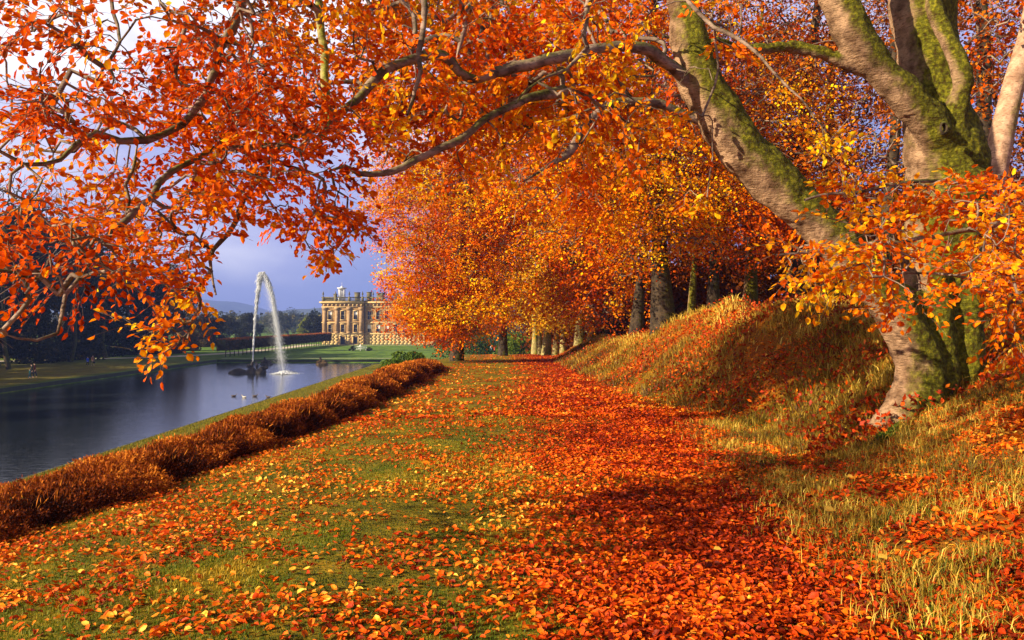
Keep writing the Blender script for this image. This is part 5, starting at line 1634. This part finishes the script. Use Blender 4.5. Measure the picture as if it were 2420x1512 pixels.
# a few large pale leaves
for i, (px, py, r_) in enumerate([(1965, 1215, .055), (1697, 1308, .032), (2088, 1328, .036), (2012, 1135, .04)]):
    d_ = 6.0
    for q in range(30):
        x_ = xat(px, d_); zz_ = zg(x_, d_) + .1; d_ = (EYE - zz_) * F / (py - CY)
    c_ = np.array([[xat(px, d_), d_, zz_ + .03]])
    o = leaf_mesh('large_leaf', c_ - np.array([[r_, 0, 0]]), np.array([[1, .2, .15]]), np.array([[0, -.6, 1.]]), 2 * r_, 1.5 * r_, np.array([.97]), M_FALLEN, None, .15, curl=.15)
    tag(o, ['largest pale fallen leaf caught in the dry grass', 'round yellow fallen leaf at the edge of the red path', 'pale orange fallen leaf in the grass on the right', 'bright yellow leaf standing in the grass below the tree'][i], 'leaf', 'large pale leaves')


# ------------------------------------------------------------------ grass
def blades(name, x, y, hgt, wid, tone, mat, label, bend=.5, z=None, clump=None):
    k = len(x)
    z = H(x, y) - .01 if z is None else z
    yaw = g.random(k) * 6.283
    ld_ = np.stack([np.cos(yaw), np.sin(yaw)], -1) * (bend * (.2 + g.random(k)))[:, None] * hgt[:, None]
    wv__ = np.stack([-np.sin(yaw + g.normal(size=k)), np.cos(yaw + g.normal(size=k)), np.zeros(k)], -1) * wid[:, None]
    b0 = np.stack([x, y, z], -1)
    m0 = b0 + np.stack([ld_[:, 0] * .35, ld_[:, 1] * .35, hgt * .6], -1)
    t0 = b0 + np.stack([ld_[:, 0], ld_[:, 1], hgt * (1 - .25 * bend)], -1)
    V = np.stack([b0 - wv__, b0 + wv__, m0 + wv__ * .8, t0, m0 - wv__ * .8], 1).reshape(-1, 3)
    b_ = np.arange(k)[:, None] * 5
    L = np.concatenate([b_ + np.array([[0, 1, 2, 4]]), b_ + np.array([[4, 2, 3]])], 1).ravel()
    C = np.tile([4, 3], k)
    o = mesh_obj(name, V, L, C, mat, attrs={'tone': ('FACE', np.repeat(tone, 2))})
    if label: tag(o, label, kind='stuff')
    return o


# short turf
x, y = sample_ground(330000, 3.2, 16, 1.5)
foot_ = np.interp(y, T_Y, T_F)
ok = (x > hedge_x(y) + .2) & (x < foot_ + 1.5) & (g.random(len(x)) > litter_density(x, y) * .9)
x, y = x[ok], y[ok]; k = len(x)
pn = fbm(np.stack([x, y], -1), 1.1, 3, 61)
blades('lawn_grass', x, y, (.014 + .022 * g.random(k)) * (.6 + pn), np.full(k, .0018) * (1 + y * .14), np.clip(.34 - .10 * (y < 8) + (pn - .45) * 2.2 + g.normal(size=k) * .13, 0, 1), M_TURF, 'short mossy green lawn grass between the leaves')
# dry grass on the right bank in front
n_ = 300000
y = 3.0 + 10.5 * g.random(n_) ** 1.5; x = g.random(n_) * 8.5
c_ = np.interp(y, [0, 5, 9, 14], [1.25, 1.5, 1.9, 2.3])
cl = fbm(np.stack([x, y], -1), 2.2, 3, 91)
pr = sstep((x - c_ - .0) / 1.2) * np.clip((cl - .30) * 3.4, 0, 1)
ok = (g.random(n_) < pr) & (x < y * .66 + .8)
x, y, cl = x[ok], y[ok], cl[ok]; k = len(x)
hh = (.04 + .13 * g.random(k) ** 2.0) * (.5 + cl)
tn = np.clip(.40 + (fbm(np.stack([x, y], -1), 1.1, 2, 95) - .5) * 1.4 + g.normal(size=k) * .22, 0, 1)
blades('dry_grass', x, y, hh, (.0009 + .0015 * g.random(k)) * (1 + y * .06), tn, M_STRAW, 'straw coloured dry grass growing through the leaves on the right', .75)
gx_ = g.random(k) < .30
blades('green_grass', x[gx_] + .02, y[gx_], hh[gx_] * .8, np.full(gx_.sum(), .0024), tn[gx_] * .7, M_TURF, 'green grass tufts mixed in the dry grass on the right', .6)
print('dry', k)
# tufted grass on the farther bank
n_ = 150000
y = 10 + 34 * g.random(n_) ** 1.4; x = 1.5 + 9 * g.random(n_)
foot_ = np.interp(y, T_Y, T_F)
cl = fbm(np.stack([x, y], -1), 1.3, 3, 97)
ok = (g.random(n_) < sstep((x - foot_ + .1) / .7) * np.clip((cl - .3) * 3, 0, 1)) & (x < foot_ + 5.5)
x, y, cl = x[ok], y[ok], cl[ok]; k = len(x)
tn = np.clip(.12 + .50 * sstep((x - np.interp(y, T_Y, T_F)) / np.interp(y, T_Y, T_W) * 1.2 - .35) + (fbm(np.stack([x, y], -1), .7, 2, 99) - .5) * 1.1 + g.normal(size=k) * .18, 0, 1)  # golden crest over browner slope; the slope's shade is put into the colour
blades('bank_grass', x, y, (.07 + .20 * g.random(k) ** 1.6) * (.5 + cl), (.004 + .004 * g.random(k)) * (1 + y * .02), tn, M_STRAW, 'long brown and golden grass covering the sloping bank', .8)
# bracken / russet undergrowth leaves on the bank
n_ = 60000
y = 9.5 + 30 * g.random(n_) ** 1.4; x = 1.5 + 10 * g.random(n_)
foot_ = np.interp(y, T_Y, T_F)
cl = fbm(np.stack([x, y], -1), .8, 3, 107)
ok = (g.random(n_) < np.clip((cl - .42) * 5, 0, 1)) & (x > foot_ + .3)
x, y = x[ok], y[ok]; k = len(x)
pos = np.stack([x, y, H(x, y) + .02 + .22 * g.random(k) ** 2], -1)
o = leaf_mesh('undergrowth', pos, norm(g.normal(size=(k, 3)) + np.array([0, 0, .3])), norm(g.normal(size=(k, 3)) * .7 + np.array([0, -.3, 1])), .07 * (.6 + g.random(k)), .045, np.clip(.25 + g.normal(size=k) * .2, 0, 1), M_FALLEN, simple=True)
tag(o, 'russet undergrowth and caught leaves on the shaded bank', kind='stuff')
# leaf litter under the heather edge and grass strip by the water
n_ = 60000
y = 38 + 110 * g.random(n_) ** 1.3; x = PX1 + .3 + 2.6 * g.random(n_)
blades('waterside_grass', x, y, .10 + .12 * g.random(n_), .012 + .01 * g.random(n_), np.clip(.72 + g.normal(size=n_) * .15, 0, 1), M_TURF, 'bright grass strip along the near pond edge', .5)

# ------------------------------------------------------------------ air
hz = bpy.data.meshes.new('haze')
hv_ = [(-4100, -70, -9.5), (4100, -70, -9.5), (4100, 5100, -9.5), (-4100, 5100, -9.5), (-4100, -70, 190), (4100, -70, 190), (4100, 5100, 190), (-4100, 5100, 190)]
hz.from_pydata(hv_, [], [(0, 3, 2, 1), (4, 5, 6, 7), (0, 1, 5, 4), (1, 2, 6, 5), (2, 3, 7, 6), (3, 0, 4, 7)])
ho = bpy.data.objects.new('haze', hz); COL.objects.link(ho)
m, n, l, out = nt('haze_air')
pv = n.new('ShaderNodeVolumePrincipled')
pv.inputs['Color'].default_value = (0.26, 0.38, 0.95, 1)
pv.inputs['Density'].default_value = 0.00032
l.new(pv.outputs[0], out.inputs['Volume'])
hz.materials.append(m)
tag(ho, 'blue haze over the valley', kind='stuff')
